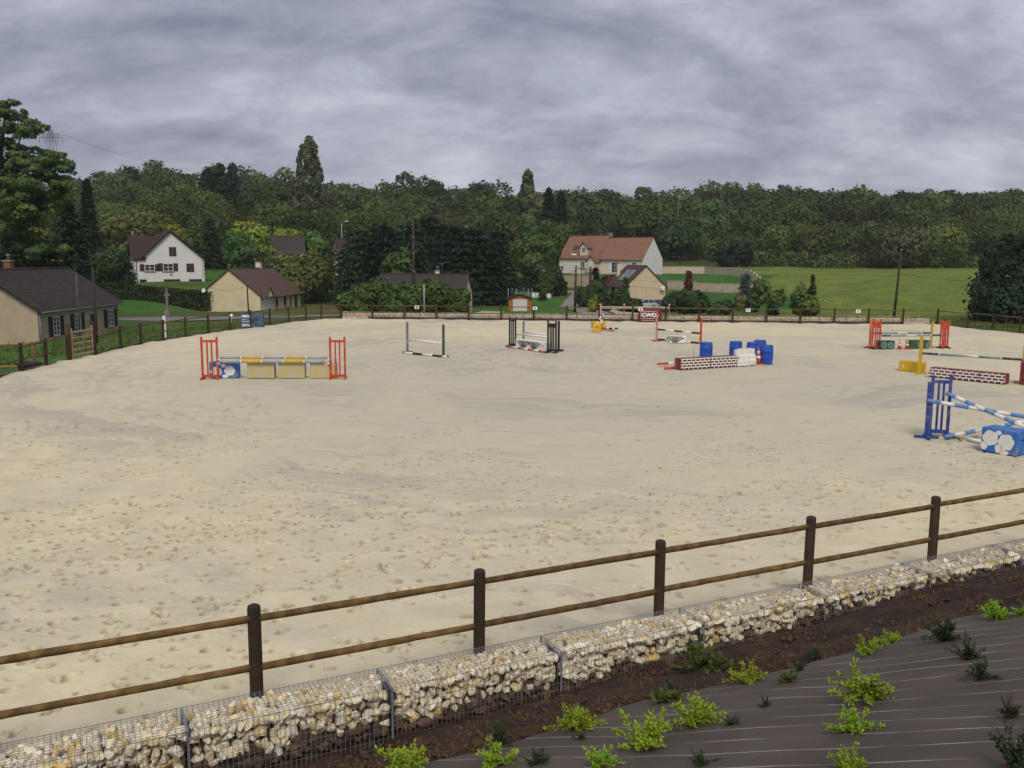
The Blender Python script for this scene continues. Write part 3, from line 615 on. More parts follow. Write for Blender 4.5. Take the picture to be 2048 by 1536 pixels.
# far gabions: stones too small to pick apart
def far_gabion_mesh(seed, dirty):
    r_ = np.random.default_rng(seed); V = []; Fc = []; M = []
    base = [np.array([v.co[:] for v in m.vertices]) for m in STONES]; bf = [[list(p.vertices) for p in m.polygons] for m in STONES]
    m = MB(); m.cur = 1 if dirty else 0; m.bx(.03, 1.97, .10, .46, 0, .2); m.cur = 0; m.bx(.03, 1.97, .102, .458, .2, .48)
    for face in ('front', 'top'):
        for a in np.arange(.05, 1.96, .10):
            for c in (np.arange(.05, .54, .095) if face == 'front' else np.arange(.14, .5, .1)):
                i = int(r_.integers(len(base))); sc = r_.uniform(.11, .16); R = np.array(Matrix.Rotation(r_.uniform(0, 6), 3, Vector(r_.normal(size=3)).normalized()))
                P = base[i] * sc @ R.T + np.array([a + r_.normal(0, .015), .1 + r_.normal(0, .012), c] if face == 'front' else [a, c, .49 + r_.normal(0, .012)])
                m.cur = (1 if (face == 'front' and c < .18 and dirty) else (0 if r_.random() > .2 else 3)); m.add(P, bf[i])
    o = m.build('stones', ['far_stone', 'earth_clod', 'gabion_fill', 'far_stone_ochre'], recalc=False); me = o.data; bpy.data.objects.remove(o); return me
pm('far_stone', (.84, .78, .65), (.72, .65, .52), 2.5, .9); pm('far_stone_ochre', (.52, .38, .2), (.4, .29, .16), 3, .9)
FG = [far_gabion_mesh(100 + i, True) for i in range(3)]; FGC = far_gabion_mesh(111, False)
mw = MB()
for k in range(21): mw.tube((k * .1, .03, 0), (k * .1, .03, .5), .004, n=3, cap=False); mw.tube((k * .1, .03, .5), (k * .1, .53, .5), .004, n=3, cap=False)
for k in range(6): mw.tube((0, .03, k * .1), (2, .03, k * .1), .004, n=3, cap=False)
wo_ = mw.build('wire_basket', 'galvanised', recalc=False); FWIRE = wo_.data; bpy.data.objects.remove(wo_)
fang = math.atan2(FD[1], FD[0])
NTH = 'first second third fourth fifth sixth seventh eighth ninth tenth eleventh twelfth thirteenth fourteenth fifteenth sixteenth seventeenth eighteenth nineteenth twentieth twenty-first twenty-second'.split()
for k in range(22):
    p = ff(.10 + 2.02 * k, .13, .02)
    lab = {0: 'clean pale gabion at the left end of the far fence', 21: 'clean pale gabion at the right end of the far fence'}.get(k, 'stone gabion with soil-darkened foot under the far fence, %s from the left' % NTH[k])
    r_ = thing('gabion', lab, 'gabion', p, fang, None if k in (0, 21) else 'gabions under the far fence')
    s_ = put('stones', FGC if k in (0, 21) else FG[k % 3], r_); tag(s_, kind='stuff'); w_ = put('wire_basket', FWIRE, r_); tag(w_, kind='stuff')

# dressage letter plates and banner on the far fence
pm('sign_white', (.80, .80, .78), (.74, .74, .72), 3, .5); pm('ink', (.02, .02, .025), None, 5, .6); pm('maroon', (.19, .012, .030), (.16, .010, .026), 2, .6); pm('white_print', (.82, .82, .82), None, 3, .6)
def far_at(u):                                       # distance along the far fence seen at a column
    d = _ray(u, 620); A = np.array([[FD[0], -d.x], [FD[1], -d.y]]); s, tt = np.linalg.solve(A, -FAR0); return s
for u, ch in ((834, 'M'), (1070, 'R'), (1496, 'P'), (1716, 'F')):
    s = far_at(u); r_ = thing('letter_plate', 'small white letter plate reading %s on the far top rail' % ch, 'sign', ff(s, -.07, 1.0), fang, 'letter plates on the far fence')
    MB().prism([(-.17, -.13), (.17, -.13), (.17, .07), (.12, .13), (-.12, .13), (-.17, .07)], 'y', -.012, .012).build('plate', 'sign_white', r_)
    text_mesh('letter', ch, .24, 'ink', r_, (0, -.016, -.01), (math.pi / 2, 0, 0), bold=.008)
s0, s1 = far_at(1277.5), far_at(1323); BW = s1 - s0
r_ = thing('advertising_banner', 'maroon advertising banner with white outlined CWD lettering hung on the far fence', 'banner', ff((s0 + s1) / 2, -.12, 0), fang)
m = MB(); K = 9
rows = [(.0, .98), (.98, .0)]
vs_ = []; fs2 = []
for j in range(5):
    for i in range(K): x = -BW / 2 + BW * i / (K - 1); vs_.append((x, .02 * math.sin(i * 1.7 + j) - .03 * (1 - j / 4), .02 + 1.07 * j / 4 + .02 * math.sin(i * .9) * (j == 4)))
for j in range(4):
    for i in range(K - 1): fs2.append((j * K + i, j * K + i + 1, (j + 1) * K + i + 1, (j + 1) * K + i))
m.add(vs_, fs2, True); bo = m.build('cloth', 'maroon', r_); md = bo.modifiers.new('thick', 'SOLIDIFY'); md.thickness = .006
text_mesh('lettering', 'CWD', .40, 'white_print', r_, (-.08, -.085, .56), (math.pi / 2, 0, 0), bold=.022, xs=1.12)
m = MB(); O = [(-.68, .30), (-.70, .34), (-.70, .80), (-.66, .84), (.42, .84), (.50, .80), (.54, .66), (.62, .58), (.60, .42), (.52, .30), (.40, .30)]
O = [(x, z) for x, z in O]
for i in range(len(O)): a, c = O[i], O[(i + 1) % len(O)]; m.tube((a[0], -.085, a[1]), (c[0], -.085, c[1]), .017, n=5)
m.build('outline', 'white_print', r_)
m = MB(); m.lathe([(.045, 0), (.045, .006)], n=10); q = m.build('emblem', 'white_print', r_); q.location = (.50, -.085, .47); q.rotation_euler = (math.pi / 2, 0, 0)
m = MB()
for i in range(16): m.box((-.60 + i * .062, -.082, .17), (.045, .004, .028 if i % 3 else .04))
m.build('small_print', 'white_print', r_)
r_ = thing('letter_plate', 'small white letter plate reading B on the corner of the maroon banner', 'sign', ff(far_at(1280.5), -.22, 1.0), fang, 'letter plates on the far fence')
MB().prism([(-.17, -.13), (.17, -.13), (.17, .07), (.12, .13), (-.12, .13), (-.17, .07)], 'y', -.012, .012).build('plate', 'sign_white', r_)
text_mesh('letter', 'B', .24, 'ink', r_, (0, -.016, -.01), (math.pi / 2, 0, 0), bold=.008)
# notice board outside the left fence, marker post, reflector
pm('board_blue', (.06, .16, .30), (.03, .07, .14), 2.5, .5); pm('board_pale', (.70, .74, .78), (.5, .62, .75), 3, .5); pm('galv_post', (.35, .36, .36), (.28, .29, .3), 4, .5)
p = at(505, 655, 60.5); r_ = thing('notice_board', 'blue and white notice board behind the left fence before the cream house', 'notice board', (p.x, p.y, -.9), math.radians(8))
MB().bx(-.72, .72, -.02, .02, .62, 1.90).build('panel', 'board_blue', r_)
for k in range(4): MB().bx(-.68, -.16, -.030, -.022, .72 + k * .30, .90 + k * .30).build('text_block', 'board_pale', r_)
MB().bx(.0, .5, -.030, -.022, .7, 1.0).build('picture', pm('board_photo', (.35, .5, .7), (.05, .07, .1), 4, .5), r_); MB().bx(-.05, .62, -.030, -.022, 1.15, 1.75).build('picture', pm('board_dark', (.03, .035, .05), (.12, .13, .2), 5, .5), r_)
for x in (-.66, .74): MB().bx(x - .03, x + .03, .022, .07, -.2, 1.92).build('leg', 'post_wood', r_)
p = at(329, 655, 55); r_ = thing('marker_post', 'white plastic road marker post on the left verge', 'marker post', (p.x, p.y, -.8))
MB().prism([(-.09, -.05), (.09, -.05), (.09, .05), (-.09, .05)], 'z', 0, 1.95).build('shaft', 'sign_white', r_); MB().prism([(-.095, -.055), (.095, -.055), (.095, .055), (-.095, .055)], 'z', 1.45, 1.6).build('reflector', 'galv_post', r_)
p = at(505 + 0, 600, 62)
r_ = thing('signal_disc', 'small white disc sign on the left fence post before the cream house', 'sign', (-18.1, 58.0, 1.02), .2); MB().lathe([(.10, 0), (.10, .02)], n=14).build('disc', 'sign_white', r_).rotation_euler = (math.pi / 2, 0, 0); MB().bx(-.02, .02, .0, .03, -.5, .1).build('bracket', 'galv_post', r_)

# ================================================================== JUMPS
def paint_mat(name, c, chip=None): return pm(name, c, tuple(x * .86 for x in c), 3.0, .55, .12, 25, spec=.35, dirt=(chip or (.36, .30, .20), 4.0, .55))
paint_mat('red_paint', (.54, .042, .014)); paint_mat('orange_red_paint', (.62, .085, .025)); paint_mat('blue_paint', (.020, .055, .27)); paint_mat('cloud_blue', (.030, .155, .50)); paint_mat('black_paint', (.014, .014, .017), (.08, .07, .06))
pm('white_paint', (.80, .79, .75), (.72, .71, .67), 3.0, .55, .12, 25, spec=.35, dirt=((.5, .45, .36), 4.0, .3)); paint_mat('yellow_paint', (.66, .40, .015)); paint_mat('grey_paint', (.36, .38, .42)); paint_mat('dark_green_paint', (.022, .075, .05)); paint_mat('sage_paint', (.22, .36, .32)); paint_mat('cream_paint', (.74, .68, .52))
paint_mat('slate_paint', (.045, .06, .07)); paint_mat('grey_green_paint', (.16, .21, .20)); paint_mat('orange_paint', (.72, .25, .03)); paint_mat('maroon_paint', (.20, .030, .035)); paint_mat('pole_blue', (.10, .27, .60)); paint_mat('tan_wood', (.52, .36, .19)); paint_mat('pink_paint', (.58, .30, .26))
pm('cup_plastic', (.75, .75, .73), None, 4, .5); pm('barrel_blue', (.012, .075, .42), (.010, .055, .34), 2, .42, spec=.4, dirt=((.10, .16, .36), 3, .5)); pm('cone_orange', (.62, .13, .05), (.5, .10, .04), 5, .6)
def wing(label, p, rz, w, h, mat, group=None, panel=0.0, feet='black_paint', inner=2, cups=()):
    r = thing('jump_wing', label, 'jump wing', (p[0], p[1], 0), rz, group); t_ = .075
    for sx in (-1, 1): MB().box((sx * (w / 2 - t_ / 2), 0, h / 2 + .03), (t_, .06, h - .06)).build('stile', mat, r)
    iw = w - 2 * t_
    for k in range(inner): x = -iw / 2 + iw * (k + 1) / (inner + 1); MB().box((x, 0, h / 2 - .02), (.055, .04, h - .30)).build('bar', mat, r)
    top = h - .17; MB().box((0, .004, top), (iw + .004, .05, .09)).build('cross_rail', mat, r); MB().box((0, .004, .13), (iw + .004, .05, .09)).build('cross_rail', mat, r)
    if panel: MB().box((0, -.024, top - .045 - panel / 2), (iw + .004, .02, panel)).build('panel', mat, r)
    for sx in (-1, 1): m = MB(); m.box((sx * (w / 2 - t_ / 2), 0, .035), (.075, .56, .07)); m.box((sx * (w / 2 - t_ / 2), 0, .085), (.072, .22, .035)); m.build('foot', feet if feet else mat, r)
    for sx, z in cups: MB().box((sx * (w / 2 + .03), -.02, z), (.08, .07, .05)).build('pole_cup', 'cup_plastic', r)
    return r
def slim(label, p, rz, h, mat, group=None, w=.10, feet=None, strip=None, cups=()):
    r = thing('jump_upright', label, 'jump upright', (p[0], p[1], 0), rz, group)
    MB().box((0, 0, h / 2), (w, .08, h)).build('upright', mat, r)
    m = MB(); m.box((0, 0, .035), (.62, .08, .065)); m.box((0, 0, .042), (.085, .62, .065)); m.build('foot', feet or mat, r)
    if strip: m = MB(); m.box((w / 2 + .006, 0, h / 2 + .05), (.012, .04, h - .15)); m.build('hole_strip', strip, r)
    for z in cups: MB().box((w / 2 + .05, 0, z), (.09, .07, .05)).build('pole_cup', 'cup_plastic', r)
    return r
def pole(label, a, c, bands, group=None, r=.052):
    """bands: list of (fraction, material) from a to c"""
    a, c = Vector(a), Vector(c); d = c - a; m = MB(); mats = []
    tot = sum(f for f, _ in bands); x = 0
    for f, mt in bands:
        if mt not in mats: mats.append(mt)
        m.cur = mats.index(mt); m.tube(d * (x / tot), d * ((x + f) / tot), r, r, 12, cap=True); x += f
    o = m.build('jump_pole', mats); o.location = a; return tag(o, label, 'jump pole', group)
def filler(label, p, rz, L, D, H, mat, group=None, slots=True, name='filler_box'):
    """painted filler box; p is the middle of its front foot, local -y faces the front"""
    r = thing(name, label, 'filler box', (p[0], p[1], 0), rz, group)
    m = MB(); m.bx(-L / 2, L / 2, 0, D, .02, H); body = m.build('body', mat, r); bv = body.modifiers.new('edge', 'BEVEL'); bv.width = .012; bv.segments = 1
    if slots:
        for sx in (-1, 1): MB().box((sx * (L / 2 + .001), D / 2, H * .62), (.006, .12, .04)).build('hand_slot', 'ink', r)
    return r
def blob(m, cx_, cz_, rx_, rz_, seed, y=-.006, lobes=7):
    n = 34; P = []
    for i in range(n): a = 2 * math.pi * i / n; k = .86 + .14 * abs(math.sin(a * lobes / 2 + seed)); P.append((cx_ + rx_ * k * math.cos(a), cz_ + rz_ * k * math.sin(a)))
    m.prism(P, 'y', y, .002)
def clouds(box, L, H, spec):
    for i, (x, z, rx_, rz_) in enumerate(spec): m = MB(); blob(m, x * L / 2, z * H, rx_, rz_, i * 1.3, lobes=5 + i % 3); m.build('painted_cloud', 'white_paint', box)
def fan(box, cx_, z0, R, n=9, z1=None, mat='black_paint', wmin=.010, wmax=.04):
    for k in range(n):
        a = math.radians(36 + 108 * k / (n - 1)); c, s = math.cos(a), math.sin(a); r0, r1 = R * .14, R
        if z1: r1 = min(r1, (z1 - z0) / max(s, .2))
        P = [(cx_ + c * r0 - s * wmin, z0 + s * r0 + c * wmin), (cx_ + c * r1 - s * wmax, z0 + s * r1 + c * wmax), (cx_ + c * r1 + s * wmax, z0 + s * r1 - c * wmax), (cx_ + c * r0 + s * wmin, z0 + s * r0 - c * wmin)]
        MB().prism(P, 'y', -.005, .001).build('painted_ray', mat, box)
def mid(a, c): return (Vector(a) + Vector(c)) / 2
def yaw(a, c): return math.atan2(c[1] - a[1], c[0] - a[0])

# --- jump with red wings on the left: grey and yellow poles over boxes
a, c = gp(421, 758.5), gp(676, 758); rz = yaw(a, c)
wing('red jump wing at the left end of the grey and yellow poles', a, rz, .66, 1.66, 'red_paint', 'red wings of the left jump', feet='red_paint', cups=((1, .80), (1, .62)))
wing('red jump wing at the right end of the grey and yellow poles', c, rz, .64, 1.66, 'red_paint', 'red wings of the left jump', feet='red_paint', cups=((-1, .80), (-1, .62)))
d = (c - a).normalized(); GY_ = [(1.0, 'grey_paint'), (.06, 'white_paint'), (1.0, 'yellow_paint'), (.06, 'white_paint'), (1.05, 'grey_paint'), (.06, 'white_paint'), (1.0, 'yellow_paint'), (.06, 'white_paint'), (1.0, 'grey_paint')]
pole('upper grey and yellow jump pole between the red wings', a + d * .40 + Vector((0, 0, .845)), c - d * .40 + Vector((0, 0, .835)), GY_)
pole('lower grey and yellow jump pole between the red wings', a + d * .42 + Vector((0, -.02, .69)), c - d * .52 + Vector((0, -.02, .685)), GY_)
b1 = filler('blue filler box with white painted clouds behind the left red wing', gp(441.5, 759.5) + Vector((0, .40, 0)), rz, 1.10, .42, .64, 'cloud_blue'); clouds(b1, 1.10, .60, [(-.52, .45, .24, .19), (.42, .5, .22, .2), (-.02, .84, .09, .07), (.1, .15, .13, .07)])
# concentric painted arcs
am = bpy.data.materials.new('arc_paint'); MATS['arc_paint'] = am; am.use_nodes = True; t = am.node_tree; b = t.nodes['Principled BSDF']; b.inputs['Roughness'].default_value = .6
tcn = N(t, 'ShaderNodeTexCoord'); sp_ = N(t, 'ShaderNodeSeparateXYZ'); t.links.new(tcn.outputs['Object'], sp_.inputs[0])
dist = math_node(t, 'SQRT', math_node(t, 'ADD', math_node(t, 'POWER', math_node(t, 'ABSOLUTE', sp_.outputs[0]), 2.0), math_node(t, 'POWER', sp_.outputs[2], 2.0)))
bandv = math_node(t, 'GREATER_THAN', math_node(t, 'FRACT', math_node(t, 'MULTIPLY', dist, 1 / .095)), .38); outer = math_node(t, 'MULTIPLY', math_node(t, 'GREATER_THAN', dist, .15), math_node(t, 'LESS_THAN', dist, .66))
nz = N(t, 'ShaderNodeTexNoise'); nz.inputs['Scale'].default_value = 3; nz.inputs['Detail'].default_value = 5; t.links.new(tcn.outputs['Object'], nz.inputs['Vector'])
gc = mixrgb(t, nz.outputs[0], (.36, .36, .37), (.46, .44, .40)); yc = mixrgb(t, nz.outputs[0], (.54, .40, .05), (.50, .42, .14))
t.links.new(mixrgb(t, math_node(t, 'MULTIPLY', bandv, outer), gc, yc), b.inputs['Base Color'])
for i, (u0, u1, v, lab) in enumerate(((489, 543.5, 760.5, 'next to the blue cloud box'), (551, 605, 760.5, 'in the middle of the left jump'), (616, 669, 760.5, 'half behind the right red wing'))):
    p0_, p1_ = gp(u0, v), gp(u1, v); filler('grey filler box with yellow painted arcs ' + lab, mid(p0_, p1_) + Vector((0, .40, 0)), rz, (p1_ - p0_).length, .40, .64, 'arc_paint', 'grey and yellow boxes of the left jump', slots=False)

# --- small jump with thin green uprights
a, c = gp(815, 706), gp(887, 714.5); rz = yaw(a, c); d = (c - a).normalized()
slim('thin grey-green jump upright at the left end of the small white pole', a, rz, 1.56, 'grey_green_paint', 'green uprights', feet='slate_paint', strip='galvanised', cups=(.62, .52))
slim('thin dark green jump upright at the right end of the small white pole', c, rz, 1.58, 'dark_green_paint', 'green uprights', feet='dark_green_paint')
pole('plain white jump pole between the thin green uprights', a + d * .08 + Vector((0, 0, .665)), c - d * .07 + Vector((0, 0, .68)), [(1, 'white_paint')])
pole('black and white pole on the sand at the thin green uprights', gp(808, 707.5) + Vector((0, 0, .06)), gp(893, 716) + Vector((0, 0, .06)), [(1, 'white_paint'), (1, 'black_paint'), (1.1, 'white_paint'), (1, 'black_paint'), (.4, 'white_paint')])

# --- black winged oxer
a, c = gp(1025, 693), gp(1103, 705); rz = yaw(a, c); d = (c - a).normalized()
wing('black jump wing at the left end of the white oxer', gp(1025, 693.5), math.radians(-42), .50, 1.60, 'black_paint', 'black wings', inner=2)
wing('black jump wing with solid top at the right end of the white oxer', gp(1103.5, 705.5), math.radians(-28), .52, 1.62, 'black_paint', 'black wings', inner=3, panel=.12)
slim('thin black upright right behind the black oxer wing', gp(1117, 702), rz, 1.55, 'black_paint')
slim('thin grey-green upright at the back left of the white oxer', gp(1047, 685), rz, 1.20, 'grey_green_paint', feet='slate_paint', strip='galvanised', cups=(.55,))
ba = gp(1031, 690); bb_ = gp(1095, 699)
pole('front white pole of the black winged oxer', (ba.x, ba.y, .60), (bb_.x, bb_.y, .66), [(1, 'white_paint')]); ba2 = gp(1048, 684.5); bb2 = gp(1097, 692)
pole('back white pole of the black winged oxer', (ba2.x, ba2.y, .56), (bb2.x, bb2.y, .62), [(1, 'white_paint')])
p0_, p1_ = gp(1031, 695.5), gp(1093, 704); L = (p1_ - p0_).length
bx_ = filler('white filler box with two black painted fans under the black winged oxer', mid(p0_, p1_), yaw(p0_, p1_), L, .4, .46, 'white_paint', slots=False); fan(bx_, -L * .24, -.02, .70, 9, .44, wmax=.036); fan(bx_, L * .10, -.02, .70, 9, .44, wmax=.036); MB().box((L * .38, -.003, .3), (.10, .006, .04)).build('hand_slot', 'ink', bx_)
pole('red and white pole on the sand before the black winged oxer', gp(1013, 694) + Vector((0, -.1, .06)), gp(1089, 705.5) + Vector((0, -.1, .06)), [(.35, 'black_paint')] + [(1, 'orange_red_paint'), (1, 'white_paint')] * 3 + [(1, 'orange_red_paint')])

# --- heap with yellow boxes by the far fence
p0_ = gp(1193.5, 664.5); bx_ = filler('yellow filler box standing end-on beside the fallen red pole', p0_, math.radians(-8), .55, 1.0, .52, 'yellow_paint'); MB().box((.0, -.003, .34), (.14, .006, .05)).build('hand_slot', 'ink', bx_)
filler('second yellow filler box turned crossways behind the end-on yellow box', gp(1199, 656.5), math.radians(12), .95, .45, .46, 'yellow_paint')
slim('thin pinkish upright standing behind the yellow boxes', gp(1201, 653), .1, 1.62, 'pink_paint', strip='galvanised')
q = gp(1196, 662); pole('black and white pole propped steeply on the yellow boxes', (q.x - .12, q.y + .1, .42), (q.x + .35, q.y + .9, 1.02), [(1, 'white_paint'), (.8, 'black_paint')] * 2, r=.055)
pole('short white pole leaning over the yellow boxes', (q.x + .22, q.y + .2, .50), (q.x + .42, q.y + 1.1, 1.06), [(1, 'white_paint'), (.6, 'black_paint'), (1, 'white_paint')], r=.055)
u_ = thing('fallen_upright', 'thin red upright fallen over on the sand beside the yellow boxes', 'jump upright', gp(1203, 660), yaw(gp(1203, 660), gp(1246, 666.5)))
MB().box((.85, 0, .10), (1.65, .10, .08), ry=math.radians(1)).build('upright', 'orange_red_paint', u_); m = MB(); m.box((.04, 0, .30), (.07, .08, .60)); m.box((.04, 0, .06), (.08, .60, .08)); m.build('foot', 'orange_red_paint', u_)
pole('black and white pole lying on the sand behind the fallen red upright', gp(1206, 658.5) + Vector((0, 0, .06)), gp(1236, 658.5) + Vector((0, 0, .06)), [(1, 'black_paint'), (.6, 'white_paint')] * 2 + [(1, 'black_paint')])

# --- jump with thin red uprights
a, c = gp(1312.5, 682.5), gp(1401, 688); rz = yaw(a, c); d = (c - a).normalized()
slim('thin faded red upright left of the black and white pole', a, rz, 1.36, 'pink_paint', 'thin red uprights', feet='red_paint', strip='galvanised'); slim('thin bright red upright right of the black and white pole', c, rz, 1.46, 'red_paint', 'thin red uprights')
BW_ = [(1, 'black_paint'), (1.15, 'white_paint')] * 2 + [(1, 'black_paint')]
pole('black and white pole hung between the thin red uprights', a + d * .07 + Vector((0, 0, .70)), c - d * .06 + Vector((0, 0, .60)), BW_); pole('black and white pole on the sand between the thin red uprights', gp(1316, 680.5) + Vector((0, 0, .06)), gp(1398, 688) + Vector((0, 0, .06)), BW_)
p0_, p1_ = gp(1338.5, 686.5), gp(1372, 687); L = (p1_ - p0_).length; bx_ = filler('white filler box with one black painted fan under the thin red uprights', mid(p0_, p1_), yaw(p0_, p1_), L, .4, .42, 'white_paint', slots=False); fan(bx_, -L * .16, -.02, .60, 9, .40, wmax=.034); MB().box((L * .34, -.003, .28), (.10, .006, .04)).build('hand_slot', 'ink', bx_)

# --- barrels, painted brick wall, barrier, cone
def barrel(label, p, tilt=0.0):
    r = thing('barrel', label, 'barrel', (p[0], p[1], 0), random.uniform(0, 6), 'blue plastic barrels')
    b_ = MB(); b_.lathe([(.27, 0.0), (.285, .03), (.292, .12), (.298, .28), (.304, .295), (.304, .315), (.298, .33), (.300, .58), (.306, .595), (.306, .615), (.298, .63), (.290, .80), (.282, .86), (.275, .88), (.262, .88), (.262, .865), (.02, .868)], n=28).build('drum', 'barrel_blue', r)
    for x in (-.13, .13): MB().lathe([(.03, 0), (.03, .02)], c=(x, 0, .866), n=10).build('bung', 'barrel_blue', r)
    return r
barrel('blue plastic barrel alone at the left end of the brick wall', gp(1411.5, 722)); barrel('blue plastic barrel behind the white barrier, second from the left', gp(1470.5, 719.5)); barrel('blue plastic barrel half hidden behind the rightmost barrel', gp(1505, 721.5)); barrel('rightmost blue plastic barrel beside the orange cone', gp(1532, 728.5))
barrel('blue plastic barrel peeping between the two right barrels', gp(1519, 716.5))
bm_ = bpy.data.materials.new('painted_bricks'); MATS['painted_bricks'] = bm_; bm_.use_nodes = True; t = bm_.node_tree; b = t.nodes['Principled BSDF']; b.inputs['Roughness'].default_value = .6
tcn = N(t, 'ShaderNodeTexCoord'); sp_ = N(t, 'ShaderNodeSeparateXYZ'); t.links.new(tcn.outputs['Object'], sp_.inputs[0]); cmb = N(t, 'ShaderNodeCombineXYZ'); t.links.new(sp_.outputs[0], cmb.inputs[0]); t.links.new(sp_.outputs[2], cmb.inputs[1])
bk = N(t, 'ShaderNodeTexBrick'); t.links.new(cmb.outputs[0], bk.inputs['Vector']); bk.inputs['Scale'].default_value = 1.0; bk.inputs['Brick Width'].default_value = .235; bk.inputs['Row Height'].default_value = .118; bk.inputs['Mortar Size'].default_value = .022; bk.inputs['Mortar Smooth'].default_value = .05
bk.inputs['Color1'].default_value = (.075, .022, .025, 1); bk.inputs['Color2'].default_value = (.115, .030, .032, 1); bk.inputs['Mortar'].default_value = (.76, .73, .68, 1)
t.links.new(bk.outputs[0], b.inputs['Base Color'])
def brick_box(label, p0_, p1_, D, H):
    r = filler(label, mid(p0_, p1_), yaw(p0_, p1_), (p1_ - p0_).length, D, H, 'maroon_paint', slots=False, name='brick_filler'); L = (p1_ - p0_).length
    MB().bx(-L / 2 + .01, L / 2 - .01, -.006, .002, .025, H - .008).build('painted_front', 'painted_bricks', r); return r
w0, w1 = gp(1361, 741), gp(1478, 734); wm = mid(w0, w1)
brick_box('long low filler painted as a brick wall, left half beside the red poles', w0, wm - (w1 - w0).normalized() * .006, .45, .50); brick_box('long low filler painted as a brick wall, right half beside the white barrier', wm + (w1 - w0).normalized() * .006, w1, .45, .50)
p0_, p1_ = gp(1476, 734.5), gp(1513, 731.5); L = (p1_ - p0_).length; r_ = thing('barrier', 'white plastic water-filled barrier at the right end of the brick wall', 'barrier', mid(p0_, p1_), yaw(p0_, p1_))
m = MB(); m.prism([(0, 0.03), (0, .27), (.05, .30), (.06, .48), (.12, .51), (.13, .76), (.29, .76), (.30, .51), (.36, .48), (.37, .30), (.42, .27), (.42, .03)], 'x', -L / 2, L / 2); bo = m.build('body', pm('barrier_plastic', (.74, .73, .69), (.66, .64, .58), 4, .5, dirt=((.45, .40, .30), 3, .6)), r_); bv = bo.modifiers.new('edge', 'BEVEL'); bv.width = .015; bv.segments = 2
for x in (-.28, .28): MB().bx(x - .09, x + .09, -.008, .03, -.02, .045).build('fork_slot', 'ink', r_)
for x in (-.25, .25): MB().bx(x - .12, x + .12, .15, .27, .755, .80).build('stacking_lug', 'barrier_plastic', r_)
def cone(label, p, h=.75, group='traffic cones'):
    r = thing('traffic_cone', label, 'traffic cone', (p[0], p[1], 0), .4, group); k = h / .75
    m = MB(); m.box((0, 0, .025 * k), (.42 * k, .42 * k, .05 * k), taper=.94); m.build('base', 'cone_orange', r); MB().lathe([(.15 * k, .05 * k), (.035 * k, .74 * k), (.02 * k, .75 * k)], n=18).build('body', 'cone_orange', r)
    for z0, z1 in ((.28, .40), (.52, .62)): f = lambda z: (.15 - .115 * (z - .05) / .69 + .003) * k; MB().lathe([(f(z0), z0 * k), (f(z1), z1 * k)], n=18).build('band', 'white_paint', r)
    return r
cone('orange traffic cone between the white barrier and the rightmost barrel', gp(1516, 729), .74)
pole('upper red and white pole poking out at the left end of the brick wall', gp(1315, 735) + Vector((0, 0, .16)), gp(1400, 731) + Vector((0, .1, .16)), [(.8, 'orange_red_paint'), (.5, 'white_paint'), (2, 'orange_red_paint')], r=.055); pole('lower red pole poking out at the left end of the brick wall', gp(1329, 739.5) + Vector((0, 0, .06)), gp(1410, 733) + Vector((0, 0, .06)), [(.4, 'orange_red_paint'), (.1, 'ink'), (1, 'orange_red_paint')], r=.055)
p = gp(1386, 730); r_ = thing('metal_hook', 'thin metal rod with bent top beside the left barrel', 'metal rod', (p.x, p.y, 0)); MB().path([(0, 0, 0), (0, 0, .72), (.02, 0, .77), (.12, 0, .79), (.14, 0, .78)], .012, 6).build('rod', 'galv_post', r_)

# --- far right jump with red wings and green boxes
a, c = gp(1751, 698), gp(1887, 696.5); rz = yaw(a, c); d = (c - a).normalized()
wing('red jump wing with solid panel at the left end of the far right jump', a, rz, .50, 1.62, 'red_paint', 'red wings of the far right jump', panel=.26, inner=2, cups=((1, .70),)); wing('red jump wing with solid panel at the right end of the far right jump', c, rz, .50, 1.56, 'red_paint', 'red wings of the far right jump', panel=.30, inner=3, cups=((-1, .32),))
slim('thin orange upright behind the left wing of the far right jump', gp(1739, 696), rz, 1.58, 'orange_paint', feet='red_paint'); slim('thin yellow upright at the back right of the far right jump', gp(1861.5, 695), rz, 1.42, 'yellow_paint')
SG = [(.62, 'slate_paint'), (.08, 'white_paint'), (.9, 'sage_paint'), (.75, 'cream_paint'), (.9, 'sage_paint'), (.08, 'white_paint'), (.62, 'slate_paint')]
pole('front sage and cream pole of the far right jump', a + d * .3 + Vector((0, -.05, .72)), c - d * .27 + Vector((0, -.05, .72)), SG); q0, q1 = gp(1745, 694), gp(1860, 693); pole('back sage and cream pole of the far right jump', (q0.x, q0.y, .76), (q1.x, q1.y, .76), SG)
for u0, u1, v, lab in ((1760, 1789, 699, 'left'), (1820, 1859, 698, 'right')):
    p0_, p1_ = gp(u0, v), gp(u1, v - .4); L = (p1_ - p0_).length; bx_ = filler('dark green filler box with target rings, %s one under the far right jump' % lab, mid(p0_, p1_), rz, L, .45, .46, 'dark_green_paint', 'dark green boxes')
    for x in ((-.17, .17) if lab == 'left' else (.02, .36)):
        x = x * L / .78
        for r0, r1 in ((.13, .165), (.06, .09)):
            m = MB(); n = 22
            m.add([(x + rr_ * math.cos(2 * math.pi * i / n), -.004, .23 + rr_ * math.sin(2 * math.pi * i / n)) for rr_ in (r0, r1) for i in range(n)], [(i, (i + 1) % n, n + (i + 1) % n, n + i) for i in range(n)]); m.build('painted_ring', 'sage_paint', bx_)
cone('faded traffic cone left of the pair under the far right jump', gp(1799, 698.5), .52); cone('orange traffic cone right of the pair under the far right jump', gp(1814, 698.5), .55)

